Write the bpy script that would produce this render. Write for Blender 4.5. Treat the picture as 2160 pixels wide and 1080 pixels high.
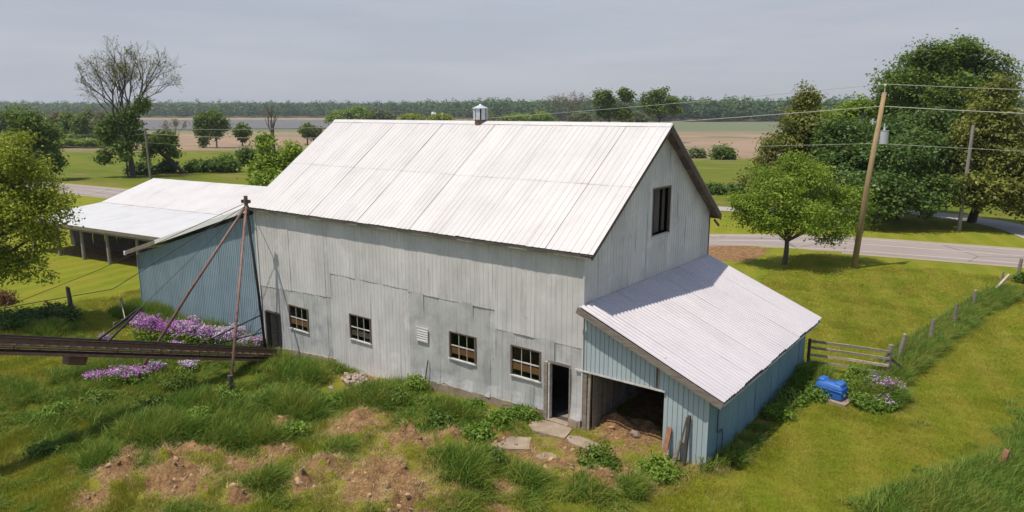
import bpy, math, random
import numpy as np

# ------------------------------------------------------------------ camera, sky, sun, exposure
SC = bpy.context.scene
for o in list(bpy.data.objects):
    bpy.data.objects.remove(o)
COL = SC.collection
FPX, PCX, PCY, HZ = 1490.0, 1080.0, 540.0, 235.0        # photograph is 2160 x 1080, horizon at row 235
PITCH = math.atan((PCY - HZ) / FPX)
YAW = math.radians(37.333)
CAM = np.array([11.05, -18.14, 10.0])
cam = bpy.data.cameras.new('camera'); cam.sensor_width = 36.0; cam.lens = 36.0 * FPX / 2160.0
cam.clip_start = 0.1; cam.clip_end = 20000
camo = bpy.data.objects.new('camera', cam); COL.objects.link(camo)
camo.location = CAM; camo.rotation_euler = (math.pi / 2 - PITCH, 0, YAW)
SC.camera = camo

SUN = np.array([-0.16, -0.35, 1.0]); SUN /= np.linalg.norm(SUN)      # towards the sun
sl = bpy.data.lights.new('sun', 'SUN'); sl.energy = 4.25; sl.angle = math.radians(0.53); sl.color = (1.0, 0.925, 0.81)
so = bpy.data.objects.new('sun', sl); COL.objects.link(so)
so.rotation_euler = (math.acos(SUN[2]), 0, math.atan2(SUN[1], SUN[0]) + math.pi / 2)
so.location = (0, -20, 60)

W = bpy.data.worlds.new('World'); SC.world = W; W.use_nodes = True
wn = W.node_tree.nodes; wl = W.node_tree.links
bg = wn['Background']
sky = wn.new('ShaderNodeTexSky'); sky.sky_type = 'NISHITA'; sky.sun_disc = False
sky.sun_elevation = math.asin(SUN[2]); sky.sun_rotation = math.atan2(SUN[0], SUN[1]) % (2 * math.pi)
sky.air_density = 1.3; sky.dust_density = 0.8; sky.ozone_density = 3.0; sky.altitude = 100
# thin high cloud: slow streaks that whiten the blue a little, all round the sky
tc = wn.new('ShaderNodeTexCoord'); mp = wn.new('ShaderNodeMapping'); mp.inputs['Scale'].default_value = (1.2, 1.2, 6.0)
nz = wn.new('ShaderNodeTexNoise'); nz.inputs['Scale'].default_value = 1.6; nz.inputs['Detail'].default_value = 5
rmp = wn.new('ShaderNodeMapRange'); rmp.inputs['From Min'].default_value = 0.35; rmp.inputs['From Max'].default_value = 0.75
rmp.inputs['To Min'].default_value = -.06; rmp.inputs['To Max'].default_value = 0.14
sep = wn.new('ShaderNodeSeparateXYZ'); hz = wn.new('ShaderNodeMapRange'); hz.inputs['From Min'].default_value = .14; hz.inputs['From Max'].default_value = .6
hz.inputs['To Min'].default_value = .84; hz.inputs['To Max'].default_value = .12                # haze thins towards the zenith
add = wn.new('ShaderNodeMath'); add.operation = 'ADD'; add.use_clamp = True
mx = wn.new('ShaderNodeMix'); mx.data_type = 'RGBA'
mx.inputs['B'].default_value = (3.32, 3.52, 4.12, 1)
wl.new(tc.outputs['Generated'], mp.inputs['Vector']); wl.new(mp.outputs['Vector'], nz.inputs['Vector']); wl.new(tc.outputs['Generated'], sep.inputs[0])
wl.new(nz.outputs['Fac'], rmp.inputs['Value']); wl.new(sep.outputs['Z'], hz.inputs['Value'])
wl.new(rmp.outputs['Result'], add.inputs[0]); wl.new(hz.outputs['Result'], add.inputs[1]); wl.new(add.outputs[0], mx.inputs['Factor'])
mp2 = wn.new('ShaderNodeMapping'); mp2.inputs['Scale'].default_value = (1.0, 1.0, 9.0); mp2.inputs['Location'].default_value = (.35, .1, 0)
nz2 = wn.new('ShaderNodeTexNoise'); nz2.inputs['Scale'].default_value = 2.1; nz2.inputs['Detail'].default_value = 6; nz2.inputs['Roughness'].default_value = .6
cl = wn.new('ShaderNodeMapRange'); cl.inputs['From Min'].default_value = .44; cl.inputs['From Max'].default_value = .72; cl.inputs['To Max'].default_value = .6
cm = wn.new('ShaderNodeMix'); cm.data_type = 'RGBA'; cm.inputs['B'].default_value = (4.35, 4.4, 4.8, 1)
wl.new(tc.outputs['Generated'], mp2.inputs['Vector']); wl.new(mp2.outputs['Vector'], nz2.inputs['Vector']); wl.new(nz2.outputs['Fac'], cl.inputs['Value']); wl.new(cl.outputs['Result'], cm.inputs['Factor']); wl.new(mx.outputs['Result'], cm.inputs['A'])
wl.new(sky.outputs['Color'], mx.inputs['A']); wl.new(cm.outputs['Result'], bg.inputs['Color'])
bg.inputs['Strength'].default_value = 0.13
SC.view_settings.view_transform = 'Standard'; SC.view_settings.look = 'None'
SC.view_settings.exposure = 0.05; SC.view_settings.gamma = 1.0; SC.view_settings.use_curve_mapping = False
SC.render.engine = 'CYCLES'
SC.cycles.max_bounces = 6; SC.cycles.diffuse_bounces = 3; SC.cycles.glossy_bounces = 2
SC.cycles.transmission_bounces = 4; SC.cycles.transparent_max_bounces = 8; SC.cycles.volume_bounces = 0
SC.cycles.use_denoising = True

# ------------------------------------------------------------------ geometry of the view, for placing things on the ground
FW = np.array([-math.sin(YAW), math.cos(YAW), 0.0]); RT = np.array([math.cos(YAW), math.sin(YAW), 0.0]); UPV = np.array([0, 0, 1.0])
FA = FW * math.cos(PITCH) - UPV * math.sin(PITCH); UA = FW * math.sin(PITCH) + UPV * math.cos(PITCH)

def ray(px, py):
    return FA * FPX + RT * (px - PCX) - UA * (py - PCY)

def at(px, py, s):
    """the point seen at a pixel, s metres ahead (level distance)"""
    r = ray(px, py); return CAM + r * (s / (r @ FW))

def proj(P):
    v = P - CAM; a = v @ FA
    return PCX + FPX * (v @ RT) / a, PCY - FPX * (v @ UA) / a

rng = np.random.default_rng(7)
random.seed(7)

def sstep(a, b, x):
    t = np.clip((x - a) / (b - a), 0, 1); return t * t * (3 - 2 * t)

def _hash(i, j, seed):
    n = (i.astype(np.int64) * 374761393 + j.astype(np.int64) * 668265263 + seed * 982451653) & 0x7fffffff
    n = ((n ^ (n >> 13)) * 1274126177) & 0x7fffffff
    return ((n ^ (n >> 16)) & 0xffff) / 65535.0

def vnoise(x, y, scale=1.0, seed=0):
    x = np.asarray(x, float) / scale; y = np.asarray(y, float) / scale
    i = np.floor(x); j = np.floor(y); u = x - i; v = y - j
    u = u * u * (3 - 2 * u); v = v * v * (3 - 2 * v)
    a = _hash(i, j, seed); b = _hash(i + 1, j, seed); c = _hash(i, j + 1, seed); d = _hash(i + 1, j + 1, seed)
    return (a * (1 - u) + b * u) * (1 - v) + (c * (1 - u) + d * u) * v

def fbm(x, y, scale, seed=0, octs=3):
    t = 0; amp = 0.5; tot = 0
    for k in range(octs):
        t = t + amp * vnoise(x, y, scale / 2 ** k, seed + k * 17); tot += amp; amp *= 0.5
    return t / tot

# ------------------------------------------------------------------ terrain height
# bare heaps in the yard: x, y, radius x, radius y, height
HEAPS = [(-2.5, -6.2, 1.9, 1.3, .30), (-0.9, -6.9, .8, .6, .15), (-7.4, -9.4, 1.35, 1.0, .38), (-6.1, -4.1, .9, 1.1, .34), (-3.6, -4.2, 1.1, .7, .26),
         (-8.5, -5.3, .5, .4, .2), (-9.1, -10.3, 1.0, .6, .22), (-6.6, -6.6, .7, .4, .2), (1.5, .9, 1.2, .7, .10), (-9.2, -8.7, .7, .5, .2), (-4.6, -6.6, .7, .5, .15), (-8.5, -8.0, .6, .4, .18), (-6.3, -7.3, .5, .35, .16), (-3.0, -4.5, .6, .4, .12), (-4.2, -7.5, .6, .4, .14), (.1, -4.3, .6, .3, .06), (.8, -2.4, .7, .35, .05), (2.3, -2.6, .7, .3, .06), (-3.0, -2.9, .6, .35, .1), (-10.2, -9.4, .5, .35, .14), (-8.3, -11.2, .7, .45, .18), (-5.2, -8.9, .5, .4, .14)]
LUSH = [(-7.5, -2.2, 2.2, 1.3, .25), (-4.3, -1.4, 1.6, .8, .18), (-12.6, -1.6, 2.2, 1.1, .2), (-9.7, -4.0, 2.4, 1.3, .2), (-1.2, -4.2, 1.3, 1.1, .3), (0.3, -3.4, .8, .7, .15),
        (1.9, -3.1, 1.3, .7, .3), (3.1, -2.5, .9, .6, .3), (-.6, -4.9, 1.0, .8, .3), (-9.0, -7.0, 1.2, .7, .2), (-10.5, -10, 1.5, .8, .15), (3.0, -2.0, .7, .6, .15), (-13.0, -5.5, 2.4, 1.5, .15), (-11.5, -8.0, 2.4, 1.6, .15), (-7.6, -6.4, 1.0, .6, .25), (-5.0, -5.5, .9, .7, .25), (-5.4, -7.9, .8, .6, .25), (-9.3, -9.6, .8, .6, .2), (-6.0, -10.2, .9, .6, .2)]

def zbase(x, y):
    x = np.asarray(x, float); y = np.asarray(y, float)
    z = -1.0 * sstep(0.5, -19, x) - 0.25 * sstep(-20, -60, x)
    z = z - 0.22 * sstep(0, -3.5, y) * sstep(-14, 2, x)
    s = (x - CAM[0]) * FW[0] + (y - CAM[1]) * FW[1]
    z = z + (-3.0 - z) * sstep(120, 235, s)
    z = z - 0.9 * sstep(500, 540, s) * (1 - sstep(1130, 1200, s)) + 12 * sstep(1500, 2600, s) + 25 * sstep(2600, 6000, s)
    return z

def zg(x, y):
    x = np.asarray(x, float); y = np.asarray(y, float)
    z = zbase(x, y)
    near = (x > -30) & (x < 16) & (y > -18) & (y < 14)
    if np.any(near):
        bump = np.zeros_like(x * 1.0)
        for hx, hy, rx, ry, h in HEAPS:
            q = ((x - hx) / rx) ** 2 + ((y - hy) / ry) ** 2
            bump = bump + h * np.exp(-q) * (0.3 + 1.1 * fbm(x, y, .8, 5)) + np.exp(-q) * (.8 * np.abs(vnoise(x, y, .75, 41) - .5) + .7 * np.abs(vnoise(x, y, .36, 43) - .5))
        for hx, hy, rx, ry, h in LUSH:
            bump = bump + .4 * h * np.exp(-(((x - hx) / rx) ** 2 + ((y - hy) / ry) ** 2))
        yard = sstep(0.3, -1.2, y) * sstep(6, 3, x) * sstep(-22, -17, x)
        bump = bump + yard * (fbm(x, y, 2.2, 3) - .5) * .3
        z = z + np.where(near, bump, 0)
    return z

def zgs(x, y):
    return float(zg(np.array([x]), np.array([y]))[0])

def gp(px, py):
    """the point of the terrain seen at a pixel"""
    r = ray(px, py); z = 0.0
    for _ in range(12):
        P = CAM + r * ((z - CAM[2]) / r[2]); z = float(zbase(P[0], P[1]))
    P = CAM + r * ((z - CAM[2]) / r[2]); P[2] = zgs(P[0], P[1]); return P

# ------------------------------------------------------------------ mesh helpers
class MB:
    def __init__(self): self.v = []; self.f = []
    def add(self, vs, fs):
        n = len(self.v); self.v.extend([tuple(map(float, p)) for p in vs]); self.f.extend([tuple(i + n for i in q) for q in fs]); return self
    def box(self, x0, x1, y0, y1, z0, z1):
        vs = [(x0, y0, z0), (x1, y0, z0), (x1, y1, z0), (x0, y1, z0), (x0, y0, z1), (x1, y0, z1), (x1, y1, z1), (x0, y1, z1)]
        return self.add(vs, [(0, 3, 2, 1), (4, 5, 6, 7), (0, 1, 5, 4), (1, 2, 6, 5), (2, 3, 7, 6), (3, 0, 4, 7)])
    def bar(self, p0, p1, w, h, up=(0, 0, 1), jit=0):
        p0 = np.array(p0, float); p1 = np.array(p1, float); d = p1 - p0; d /= np.linalg.norm(d)
        u = np.array(up, float); s = np.cross(d, u)
        if np.linalg.norm(s) < 1e-4: s = np.cross(d, np.array([1.0, 0, 0]))
        s /= np.linalg.norm(s); u = np.cross(s, d)
        vs = []
        for p in (p0, p1):
            for a, b in ((-1, -1), (1, -1), (1, 1), (-1, 1)):
                vs.append(p + s * (a * w / 2 + random.uniform(-jit, jit)) + u * (b * h / 2 + random.uniform(-jit, jit)) + d * random.uniform(-jit, jit))
        return self.add(vs, [(0, 3, 2, 1), (4, 5, 6, 7), (0, 1, 5, 4), (1, 2, 6, 5), (2, 3, 7, 6), (3, 0, 4, 7)])
    def tube(self, pts, radii, n=8, cap=True):
        pts = [np.array(p, float) for p in pts]
        if not hasattr(radii, '__len__'): radii = [radii] * len(pts)
        ref = np.array([0.31, 0.87, 0.21]); base = len(self.v); vs = []
        for i, p in enumerate(pts):
            d = pts[min(i + 1, len(pts) - 1)] - pts[max(i - 1, 0)]; d = d / (np.linalg.norm(d) + 1e-9)
            s = np.cross(d, ref)
            if np.linalg.norm(s) < .15: s = np.cross(d, np.array([.9, .1, .4]))
            s /= np.linalg.norm(s); u = np.cross(d, s)
            for k in range(n):
                a = 2 * math.pi * k / n; vs.append(p + (s * math.cos(a) + u * math.sin(a)) * radii[i])
        fs = []
        for i in range(len(pts) - 1):
            for k in range(n):
                k2 = (k + 1) % n; fs.append((i * n + k, i * n + k2, (i + 1) * n + k2, (i + 1) * n + k))
        if cap:
            fs.append(tuple(reversed(range(n)))); fs.append(tuple((len(pts) - 1) * n + k for k in range(n)))
        return self.add(vs, fs)
    def build(self, name, mat, parent=None, smooth=False):
        me = bpy.data.meshes.new(name); me.from_pydata(self.v, [], self.f); me.update()
        return link(name, me, mat, parent, smooth)

def link(name, me, mat, parent=None, smooth=False):
    if mat is not None and len(me.materials) == 0: me.materials.append(mat)
    if smooth and len(me.polygons): me.polygons.foreach_set('use_smooth', [True] * len(me.polygons))
    o = bpy.data.objects.new(name, me); COL.objects.link(o)
    if parent is not None: o.parent = parent
    return o

def np_mesh(name, V, Q, attrs=None):
    """V (n,3) float, Q (m,k) int: fast mesh"""
    me = bpy.data.meshes.new(name); V = np.asarray(V, np.float32); Q = np.asarray(Q, np.int32); k = Q.shape[1]
    me.vertices.add(len(V)); me.vertices.foreach_set('co', V.ravel())
    me.loops.add(Q.size); me.loops.foreach_set('vertex_index', Q.ravel())
    me.polygons.add(len(Q)); me.polygons.foreach_set('loop_start', np.arange(0, Q.size, k, dtype=np.int32))
    me.polygons.foreach_set('loop_total', np.full(len(Q), k, np.int32))
    for n, a in (attrs or {}).items():
        at_ = me.attributes.new(n, 'FLOAT', 'POINT'); at_.data.foreach_set('value', np.asarray(a, np.float32))
    me.update(calc_edges=True); me.validate(); return me

def empty(name, label, cat, group=None, loc=(0, 0, 0)):
    o = bpy.data.objects.new(name, None); COL.objects.link(o); o.location = loc; o.empty_display_size = .3
    return tag(o, label, cat, group)

def tag(o, label=None, cat=None, group=None, kind=None):
    if label: o['label'] = label
    if cat: o['category'] = cat
    if group: o['group'] = group
    if kind: o['kind'] = kind
    return o

# ------------------------------------------------------------------ materials
def mat(name):
    m = bpy.data.materials.new(name); m.use_nodes = True
    n = m.node_tree.nodes; return m, n, m.node_tree.links, n['Principled BSDF']

def N(n, t, **kw):
    x = n.new(t)
    for k, v in kw.items():
        if k.startswith('i_'):
            x.inputs[k[2:].replace('_', ' ')].default_value = v
        else: setattr(x, k, v)
    return x

def mixc(n, l, fac, a, b, mode='MIX'):
    m = n.new('ShaderNodeMix'); m.data_type = 'RGBA'; m.blend_type = mode
    for s, v in (('Factor', fac), ('A', a), ('B', b)):
        if isinstance(v, (int, float)): m.inputs[s].default_value = v
        elif isinstance(v, tuple): m.inputs[s].default_value = (*v[:3], 1)
        else: l.new(v, m.inputs[s])
    return m.outputs['Result']

def noise(n, l, vec, scale, detail=4, rough=.55, stretch=None):
    if stretch:
        mpn = n.new('ShaderNodeMapping'); mpn.inputs['Scale'].default_value = stretch; l.new(vec, mpn.inputs['Vector']); vec = mpn.outputs['Vector']
    x = n.new('ShaderNodeTexNoise'); x.inputs['Scale'].default_value = scale; x.inputs['Detail'].default_value = detail; x.inputs['Roughness'].default_value = rough
    l.new(vec, x.inputs['Vector']); return x.outputs['Fac']

def rng_(n, l, v, a, b, c=0., d=1.):
    x = n.new('ShaderNodeMapRange'); x.inputs['From Min'].default_value = a; x.inputs['From Max'].default_value = b
    x.inputs['To Min'].default_value = c; x.inputs['To Max'].default_value = d; l.new(v, x.inputs['Value']); return x.outputs['Result']

def bump(n, l, h, strength, dist, p):
    b = n.new('ShaderNodeBump'); b.inputs['Strength'].default_value = strength; b.inputs['Distance'].default_value = dist
    l.new(h, b.inputs['Height']); l.new(b.outputs['Normal'], p.inputs['Normal'])

def pos(n): return n.new('ShaderNodeNewGeometry').outputs['Position']

def simple(name, c1, c2=None, scale=3., rough=.7, metallic=0., stretch=None, bmp=0., bscale=20., spec=.4, rnd=0.):
    m, n, l, p = mat(name); P = pos(n)
    f = rng_(n, l, noise(n, l, P, scale, 5, .6, stretch), .3, .7)
    c = mixc(n, l, f, c1, c2 or c1)
    if rnd:
        oi = n.new('ShaderNodeObjectInfo'); r = rng_(n, l, oi.outputs['Random'], 0, 1, 1 - rnd, 1 + rnd)
        cc = n.new('ShaderNodeVectorMath'); cc.operation = 'SCALE'; l.new(c, cc.inputs[0]); l.new(r, cc.inputs['Scale']); c = cc.outputs['Vector']
    l.new(c, p.inputs['Base Color']); p.inputs['Roughness'].default_value = rough; p.inputs['Metallic'].default_value = metallic
    p.inputs['Specular IOR Level'].default_value = spec
    if bmp: bump(n, l, noise(n, l, P, bscale, 4, .6, stretch), bmp, .02, p)
    return m

def metal_sheet(name, base, dark, streak, rust, rough=.45, metallic=.0, along=2, rustamt=.63, rnd=.06, mott=.7):
    """painted or galvanised sheet steel: sheet to sheet tone, streaks down the fall, mottling, specks of rust"""
    m, n, l, p = mat(name); P = pos(n)
    st = [7., 7., 7.]
    if along < 3: st[along] = .35
    if along == 3: st = [9., .5, .5]
    s1 = rng_(n, l, noise(n, l, P, 1.0, 5, .6, tuple(st)), .38, .72)
    c = mixc(n, l, s1, base, streak)
    m2 = rng_(n, l, noise(n, l, P, mott, 4, .6), .45, .72, 0, .8)
    c = mixc(n, l, m2, c, dark)
    if 'galvanised' in name:
        c = mixc(n, l, rng_(n, l, noise(n, l, P, 1.1, 6, .65, (1, 1, .8)), .54, .66, 0, .55), c, (.72, .705, .69))
        c = mixc(n, l, rng_(n, l, noise(n, l, P, .8, 6, .7, (3., 1, .5)), .55, .72, 0, .7), c, tuple(.62 * v for v in base))
        c = mixc(n, l, rng_(n, l, noise(n, l, P, 3.2, 6, .75, (1.5, 1, .7)), .62, .70, 0, .55), c, (.30, .27, .24))
    sp = rng_(n, l, noise(n, l, P, 5.5, 6, .7, tuple(.4 * v + .6 for v in st)), rustamt, rustamt + .06, 0, .75)
    c = mixc(n, l, sp, c, rust)
    oi = n.new('ShaderNodeObjectInfo'); r = rng_(n, l, oi.outputs['Random'], 0, 1, 1 - rnd, 1 + rnd * .6)
    cc = n.new('ShaderNodeVectorMath'); cc.operation = 'SCALE'; l.new(c, cc.inputs[0]); l.new(r, cc.inputs['Scale'])
    l.new(cc.outputs['Vector'], p.inputs['Base Color'])
    rr = rng_(n, l, noise(n, l, P, 1.7, 4), .3, .7, rough - .1, rough + .15); l.new(rr, p.inputs['Roughness'])
    p.inputs['Metallic'].default_value = metallic; p.inputs['Specular IOR Level'].default_value = .35
    bump(n, l, noise(n, l, P, 2.2, 3), .25, .02, p)
    return m

M = {}
M['roof'] = metal_sheet('white_roof_steel', (.605, .58, .565), (.52, .495, .48), (.56, .535, .52), (.36, .27, .21), rough=.5, along=3, rustamt=.65, rnd=.045)
M['roof2'] = metal_sheet('white_shed_roof_steel', (.60, .59, .585), (.52, .515, .51), (.55, .545, .54), (.36, .26, .2), rough=.5, along=3, rustamt=.74, rnd=.02)
M['leanroof'] = metal_sheet('grey_corrugated_steel', (.545, .505, .525), (.47, .44, .46), (.49, .46, .475), (.4, .28, .2), rough=.42, along=0, rustamt=.73, rnd=.025)
M['clad'] = metal_sheet('galvanised_cladding', (.64, .615, .595), (.48, .465, .455), (.58, .56, .545), (.26, .2, .15), rough=.5, metallic=.0, along=2, rustamt=.68, rnd=.07)
M['cladlow'] = metal_sheet('dented_galvanised_cladding', (.62, .61, .605), (.37, .375, .375), (.52, .515, .515), (.28, .2, .15), rough=.36, metallic=.2, along=2, rustamt=.66, rnd=.07, mott=1.4)
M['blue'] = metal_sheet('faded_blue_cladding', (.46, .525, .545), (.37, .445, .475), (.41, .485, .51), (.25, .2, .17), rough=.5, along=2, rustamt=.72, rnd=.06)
M['blueside'] = metal_sheet('darker_blue_cladding', (.20, .325, .385), (.14, .25, .30), (.165, .285, .34), (.3, .36, .4), rough=.5, along=2, rustamt=.66, rnd=.06)  # darker copy of the front wall's blue, for the side wall
M['blue2'] = metal_sheet('blue_grey_shed_cladding', (.27, .355, .40), (.20, .28, .325), (.23, .31, .36), (.2, .17, .15), rough=.5, along=2, rustamt=.74, rnd=.04)
M['wood'] = simple('weathered_grey_wood', (.30, .255, .21), (.16, .13, .105), 2.5, .85, stretch=(1, 1, 6), bmp=.5, bscale=14, rnd=.2)
M['woodx'] = simple('weathered_wood_rail', (.50, .42, .32), (.3, .24, .18), 2.2, .85, stretch=(4, 4, 4), bmp=.4, bscale=14, rnd=.2)
M['darkwood'] = simple('dark_boards', (.12, .10, .088), (.06, .05, .045), 3, .9, stretch=(6, 6, 1), bmp=.4, rnd=.25)
M['soffit'] = simple('brown_soffit_boards', (.17, .125, .10), (.09, .07, .055), 3, .9, stretch=(5, 1, 1), bmp=.4, rnd=.25)
M['redwood'] = simple('red_brown_plank', (.36, .17, .09), (.2, .095, .055), 4, .8, stretch=(6, 6, 1), bmp=.3, rnd=.15)
M['orangewood'] = simple('orange_interior_plank', (.92, .48, .21), (.72, .36, .16), 4, .8, stretch=(1, 4, 8), rnd=.15)
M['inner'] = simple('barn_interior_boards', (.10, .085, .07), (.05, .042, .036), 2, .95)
M['whitewash'] = simple('whitewashed_stone', (.55, .53, .49), (.22, .2, .18), 1.6, .9, bmp=.8, bscale=5)
M['concrete'] = simple('old_concrete', (.36, .285, .215), (.2, .15, .11), 1.8, .9, bmp=.5, bscale=9, rnd=.1)
M['stone'] = simple('field_stone', (.40, .31, .255), (.22, .165, .135), 3, .9, bmp=.5, bscale=12, rnd=.3)
M['whitepaint'] = simple('flaking_white_paint', (.68, .66, .62), (.42, .38, .33), 5, .6, bmp=.2)
M['rust'] = simple('rusty_brown_steel', (.20, .11, .08), (.10, .056, .043), 5, .65, metallic=.1, bmp=.3)
M['rustpink'] = simple('sunned_rusty_steel', (.27, .155, .12), (.13, .075, .06), 6, .6, metallic=.1, bmp=.3)
M['blacksteel'] = simple('black_steel', (.025, .024, .025), (.05, .04, .036), 6, .5, metallic=.2)
M['cable'] = simple('dark_cable', (.03, .03, .032), None, 5, .6)
M['wire'] = simple('pale_power_wire', (.42, .41, .36), None, 5, .5)
M['polewood'] = simple('treated_pole_wood', (.40, .295, .15), (.24, .17, .09), 2, .85, stretch=(8, 8, .6), bmp=.4)
M['polegrey'] = simple('grey_pole_wood', (.33, .30, .27), (.2, .18, .16), 2, .85, stretch=(8, 8, .6), bmp=.4)
M['greysteel'] = simple('grey_transformer_paint', (.52, .55, .58), (.44, .47, .5), 4, .4)
M['zinc'] = simple('bright_zinc', (.66, .69, .72), (.5, .53, .57), 5, .35, metallic=.25)
M['tub'] = simple('blue_plastic', (.02, .14, .50), (.03, .11, .36), 6, .5, spec=.4)
M['tubdark'] = simple('dark_blue_plastic', (.03, .06, .16), None, 3, .5)
M['gutter'] = simple('pale_gutter_metal', (.6, .58, .56), (.3, .27, .25), 4, .5)
M['bark'] = simple('grey_brown_bark', (.16, .125, .095), (.075, .06, .048), 5, .95, stretch=(3, 3, .6), bmp=.8, bscale=9)
M['barkdark'] = simple('dark_bark', (.085, .068, .055), (.045, .037, .032), 5, .95, stretch=(3, 3, .6), bmp=.8, bscale=9)
M['barkgrey'] = simple('pale_grey_bark', (.27, .24, .21), (.15, .13, .115), 4, .95, stretch=(3, 3, .6))
M['white'] = simple('white_siding', (.75, .75, .73), None, 3, .6)
M['shingle'] = simple('grey_shingle', (.16, .15, .15), None, 3, .8)

def glass():
    m, n, l, p = mat('old_window_glass'); n.remove(p)
    g = N(n, 'ShaderNodeBsdfGlossy'); g.inputs['Roughness'].default_value = .08; g.inputs['Color'].default_value = (.8, .9, .9, 1)
    t = N(n, 'ShaderNodeBsdfTransparent'); t.inputs['Color'].default_value = (.97, .98, .95, 1)
    fr = N(n, 'ShaderNodeFresnel'); fr.inputs['IOR'].default_value = 1.5
    mxs = N(n, 'ShaderNodeMixShader'); l.new(fr.outputs['Fac'], mxs.inputs['Fac']); l.new(t.outputs[0], mxs.inputs[1]); l.new(g.outputs[0], mxs.inputs[2])
    l.new(mxs.outputs[0], n['Material Output'].inputs['Surface']); return m
M['glass'] = glass()

def leaf(name, c1, c2, trans=.38, nscale=.35, rough=.55):
    """foliage: per-leaf shade attribute, plus slow changes through the crown"""
    m, n, l, p = mat(name); P = pos(n)
    a = N(n, 'ShaderNodeAttribute'); a.attribute_name = 'shade'
    v = rng_(n, l, noise(n, l, P, nscale, 3), .35, .65, -.25, .25)
    s = N(n, 'ShaderNodeMath', operation='ADD'); l.new(a.outputs['Fac'], s.inputs[0]); l.new(v, s.inputs[1]); s.use_clamp = True
    c = mixc(n, l, s.outputs[0], c1, c2)
    l.new(c, p.inputs['Base Color']); p.inputs['Roughness'].default_value = rough; p.inputs['Specular IOR Level'].default_value = .25
    tr = N(n, 'ShaderNodeBsdfTranslucent')
    ct = mixc(n, l, .3, c, (.3, .36, .03)); l.new(ct, tr.inputs['Color'])
    mxs = N(n, 'ShaderNodeMixShader'); mxs.inputs['Fac'].default_value = trans
    l.new(p.outputs[0], mxs.inputs[1]); l.new(tr.outputs[0], mxs.inputs[2]); l.new(mxs.outputs[0], n['Material Output'].inputs['Surface'])
    return m

M['lf_fresh'] = leaf('fresh_green_leaves', (0.13, 0.21, 0.02), (0.31, 0.42, 0.045))
M['lf_mid'] = leaf('mid_green_leaves', (.075, .135, .02), (.18, .265, .04))
M['lf_dark'] = leaf('dark_green_leaves', (.045, .095, .018), (.135, .205, .038), .2, rough=.45)
M['lf_olive'] = leaf('olive_brown_leaves', (.105, .122, .02), (.25, .262, .05), .25)
M['lf_yellow'] = leaf('yellow_green_leaves', (.17, .21, .017), (.41, .45, .042))
M['lf_sparse'] = leaf('sparse_pale_leaves', (0.17, 0.18, 0.06), (0.3, 0.3, 0.12))
M['lf_grey'] = leaf('grey_green_leaves', (0.12, 0.145, 0.06), (0.22, 0.25, 0.1))
M['lf_brown'] = leaf('brownish_twigs_and_buds', (0.16, 0.14, 0.085), (0.26, 0.22, 0.14))
M['lf_far'] = leaf('distant_forest_leaves', (.055, .115, .038), (.15, .235, .06), .15, .006)
M['lf_red'] = leaf('russet_leaves', (.13, .05, .03), (.22, .10, .06))
M['lf_weed'] = leaf('weed_leaves', (0.11, 0.2, 0.025), (0.26, 0.38, 0.055))
M['petal'] = leaf('lilac_petals', (.38, .10, .42), (.60, .33, .60), .25)
M['petalw'] = leaf('pale_petals', (.5, .38, .55), (.72, .66, .74), .25)

def lawn_colour(n, l, P, k=1.0):
    def c3(*v): return tuple(q * k for q in v)
    big = rng_(n, l, noise(n, l, P, .09, 5, .6), .35, .65); med = rng_(n, l, noise(n, l, P, .5, 5, .65), .36, .64)
    c = mixc(n, l, med, c3(.275, .255, .028), c3(.17, .23, .012)); c = mixc(n, l, rng_(n, l, big, 0, 1, 0, .5), c, c3(.245, .272, .018))
    mpn = N(n, 'ShaderNodeMapping'); mpn.inputs['Rotation'].default_value = (0, 0, math.radians(-18)); l.new(P, mpn.inputs['Vector'])
    wv = N(n, 'ShaderNodeTexWave', wave_type='BANDS', bands_direction='X'); wv.inputs['Scale'].default_value = .17; wv.inputs['Distortion'].default_value = 2.2; wv.inputs['Detail'].default_value = 3; wv.inputs['Detail Scale'].default_value = .5; l.new(mpn.outputs['Vector'], wv.inputs['Vector'])
    c = mixc(n, l, rng_(n, l, wv.outputs['Fac'], .35, .85, 0, .42), c, c3(.32, .295, .042))
    dr = rng_(n, l, noise(n, l, mpn.outputs['Vector'], .8, 6, .7, (1.6, .35, 1)), .56, .74, 0, .6)
    return mixc(n, l, dr, c, c3(.33, .26, .065))

def grass_mat(name, dry, green, lush, sc=.5, shift=0.):
    m, n, l, p = mat(name); P = pos(n)
    a = N(n, 'ShaderNodeAttribute'); a.attribute_name = 'shade'
    f = rng_(n, l, noise(n, l, P, sc, 5, .6), .36 + shift, .62 + shift)
    c = mixc(n, l, f, dry, green)
    oi = n.new('ShaderNodeObjectInfo')
    c = mixc(n, l, rng_(n, l, oi.outputs['Random'], 0, 1, 0, .6), c, lush)
    if name.startswith('mown'): c = lawn_colour(n, l, P, 1.3)
    c2 = mixc(n, l, a.outputs['Fac'], c, dry)
    l.new(c2, p.inputs['Base Color']); p.inputs['Roughness'].default_value = .6; p.inputs['Specular IOR Level'].default_value = .25
    tr = N(n, 'ShaderNodeBsdfTranslucent'); l.new(c2, tr.inputs['Color'])
    mxs = N(n, 'ShaderNodeMixShader'); mxs.inputs['Fac'].default_value = .3
    l.new(p.outputs[0], mxs.inputs[1]); l.new(tr.outputs[0], mxs.inputs[2]); l.new(mxs.outputs[0], n['Material Output'].inputs['Surface'])
    return m
M['g_lush'] = grass_mat('tall_green_grass_blades', (.27, .28, .05), (.095, .205, .022), (.14, .265, .034), 1.3)
M['g_lawn'] = grass_mat('mown_lawn_blades', (.31, .255, .055), (.18, .225, .022), (.225, .25, .028), .28)
M['g_dry'] = grass_mat('dry_straw_blades', (.60, .44, .22), (.48, .37, .15), (.54, .41, .19), 1.2)

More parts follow.
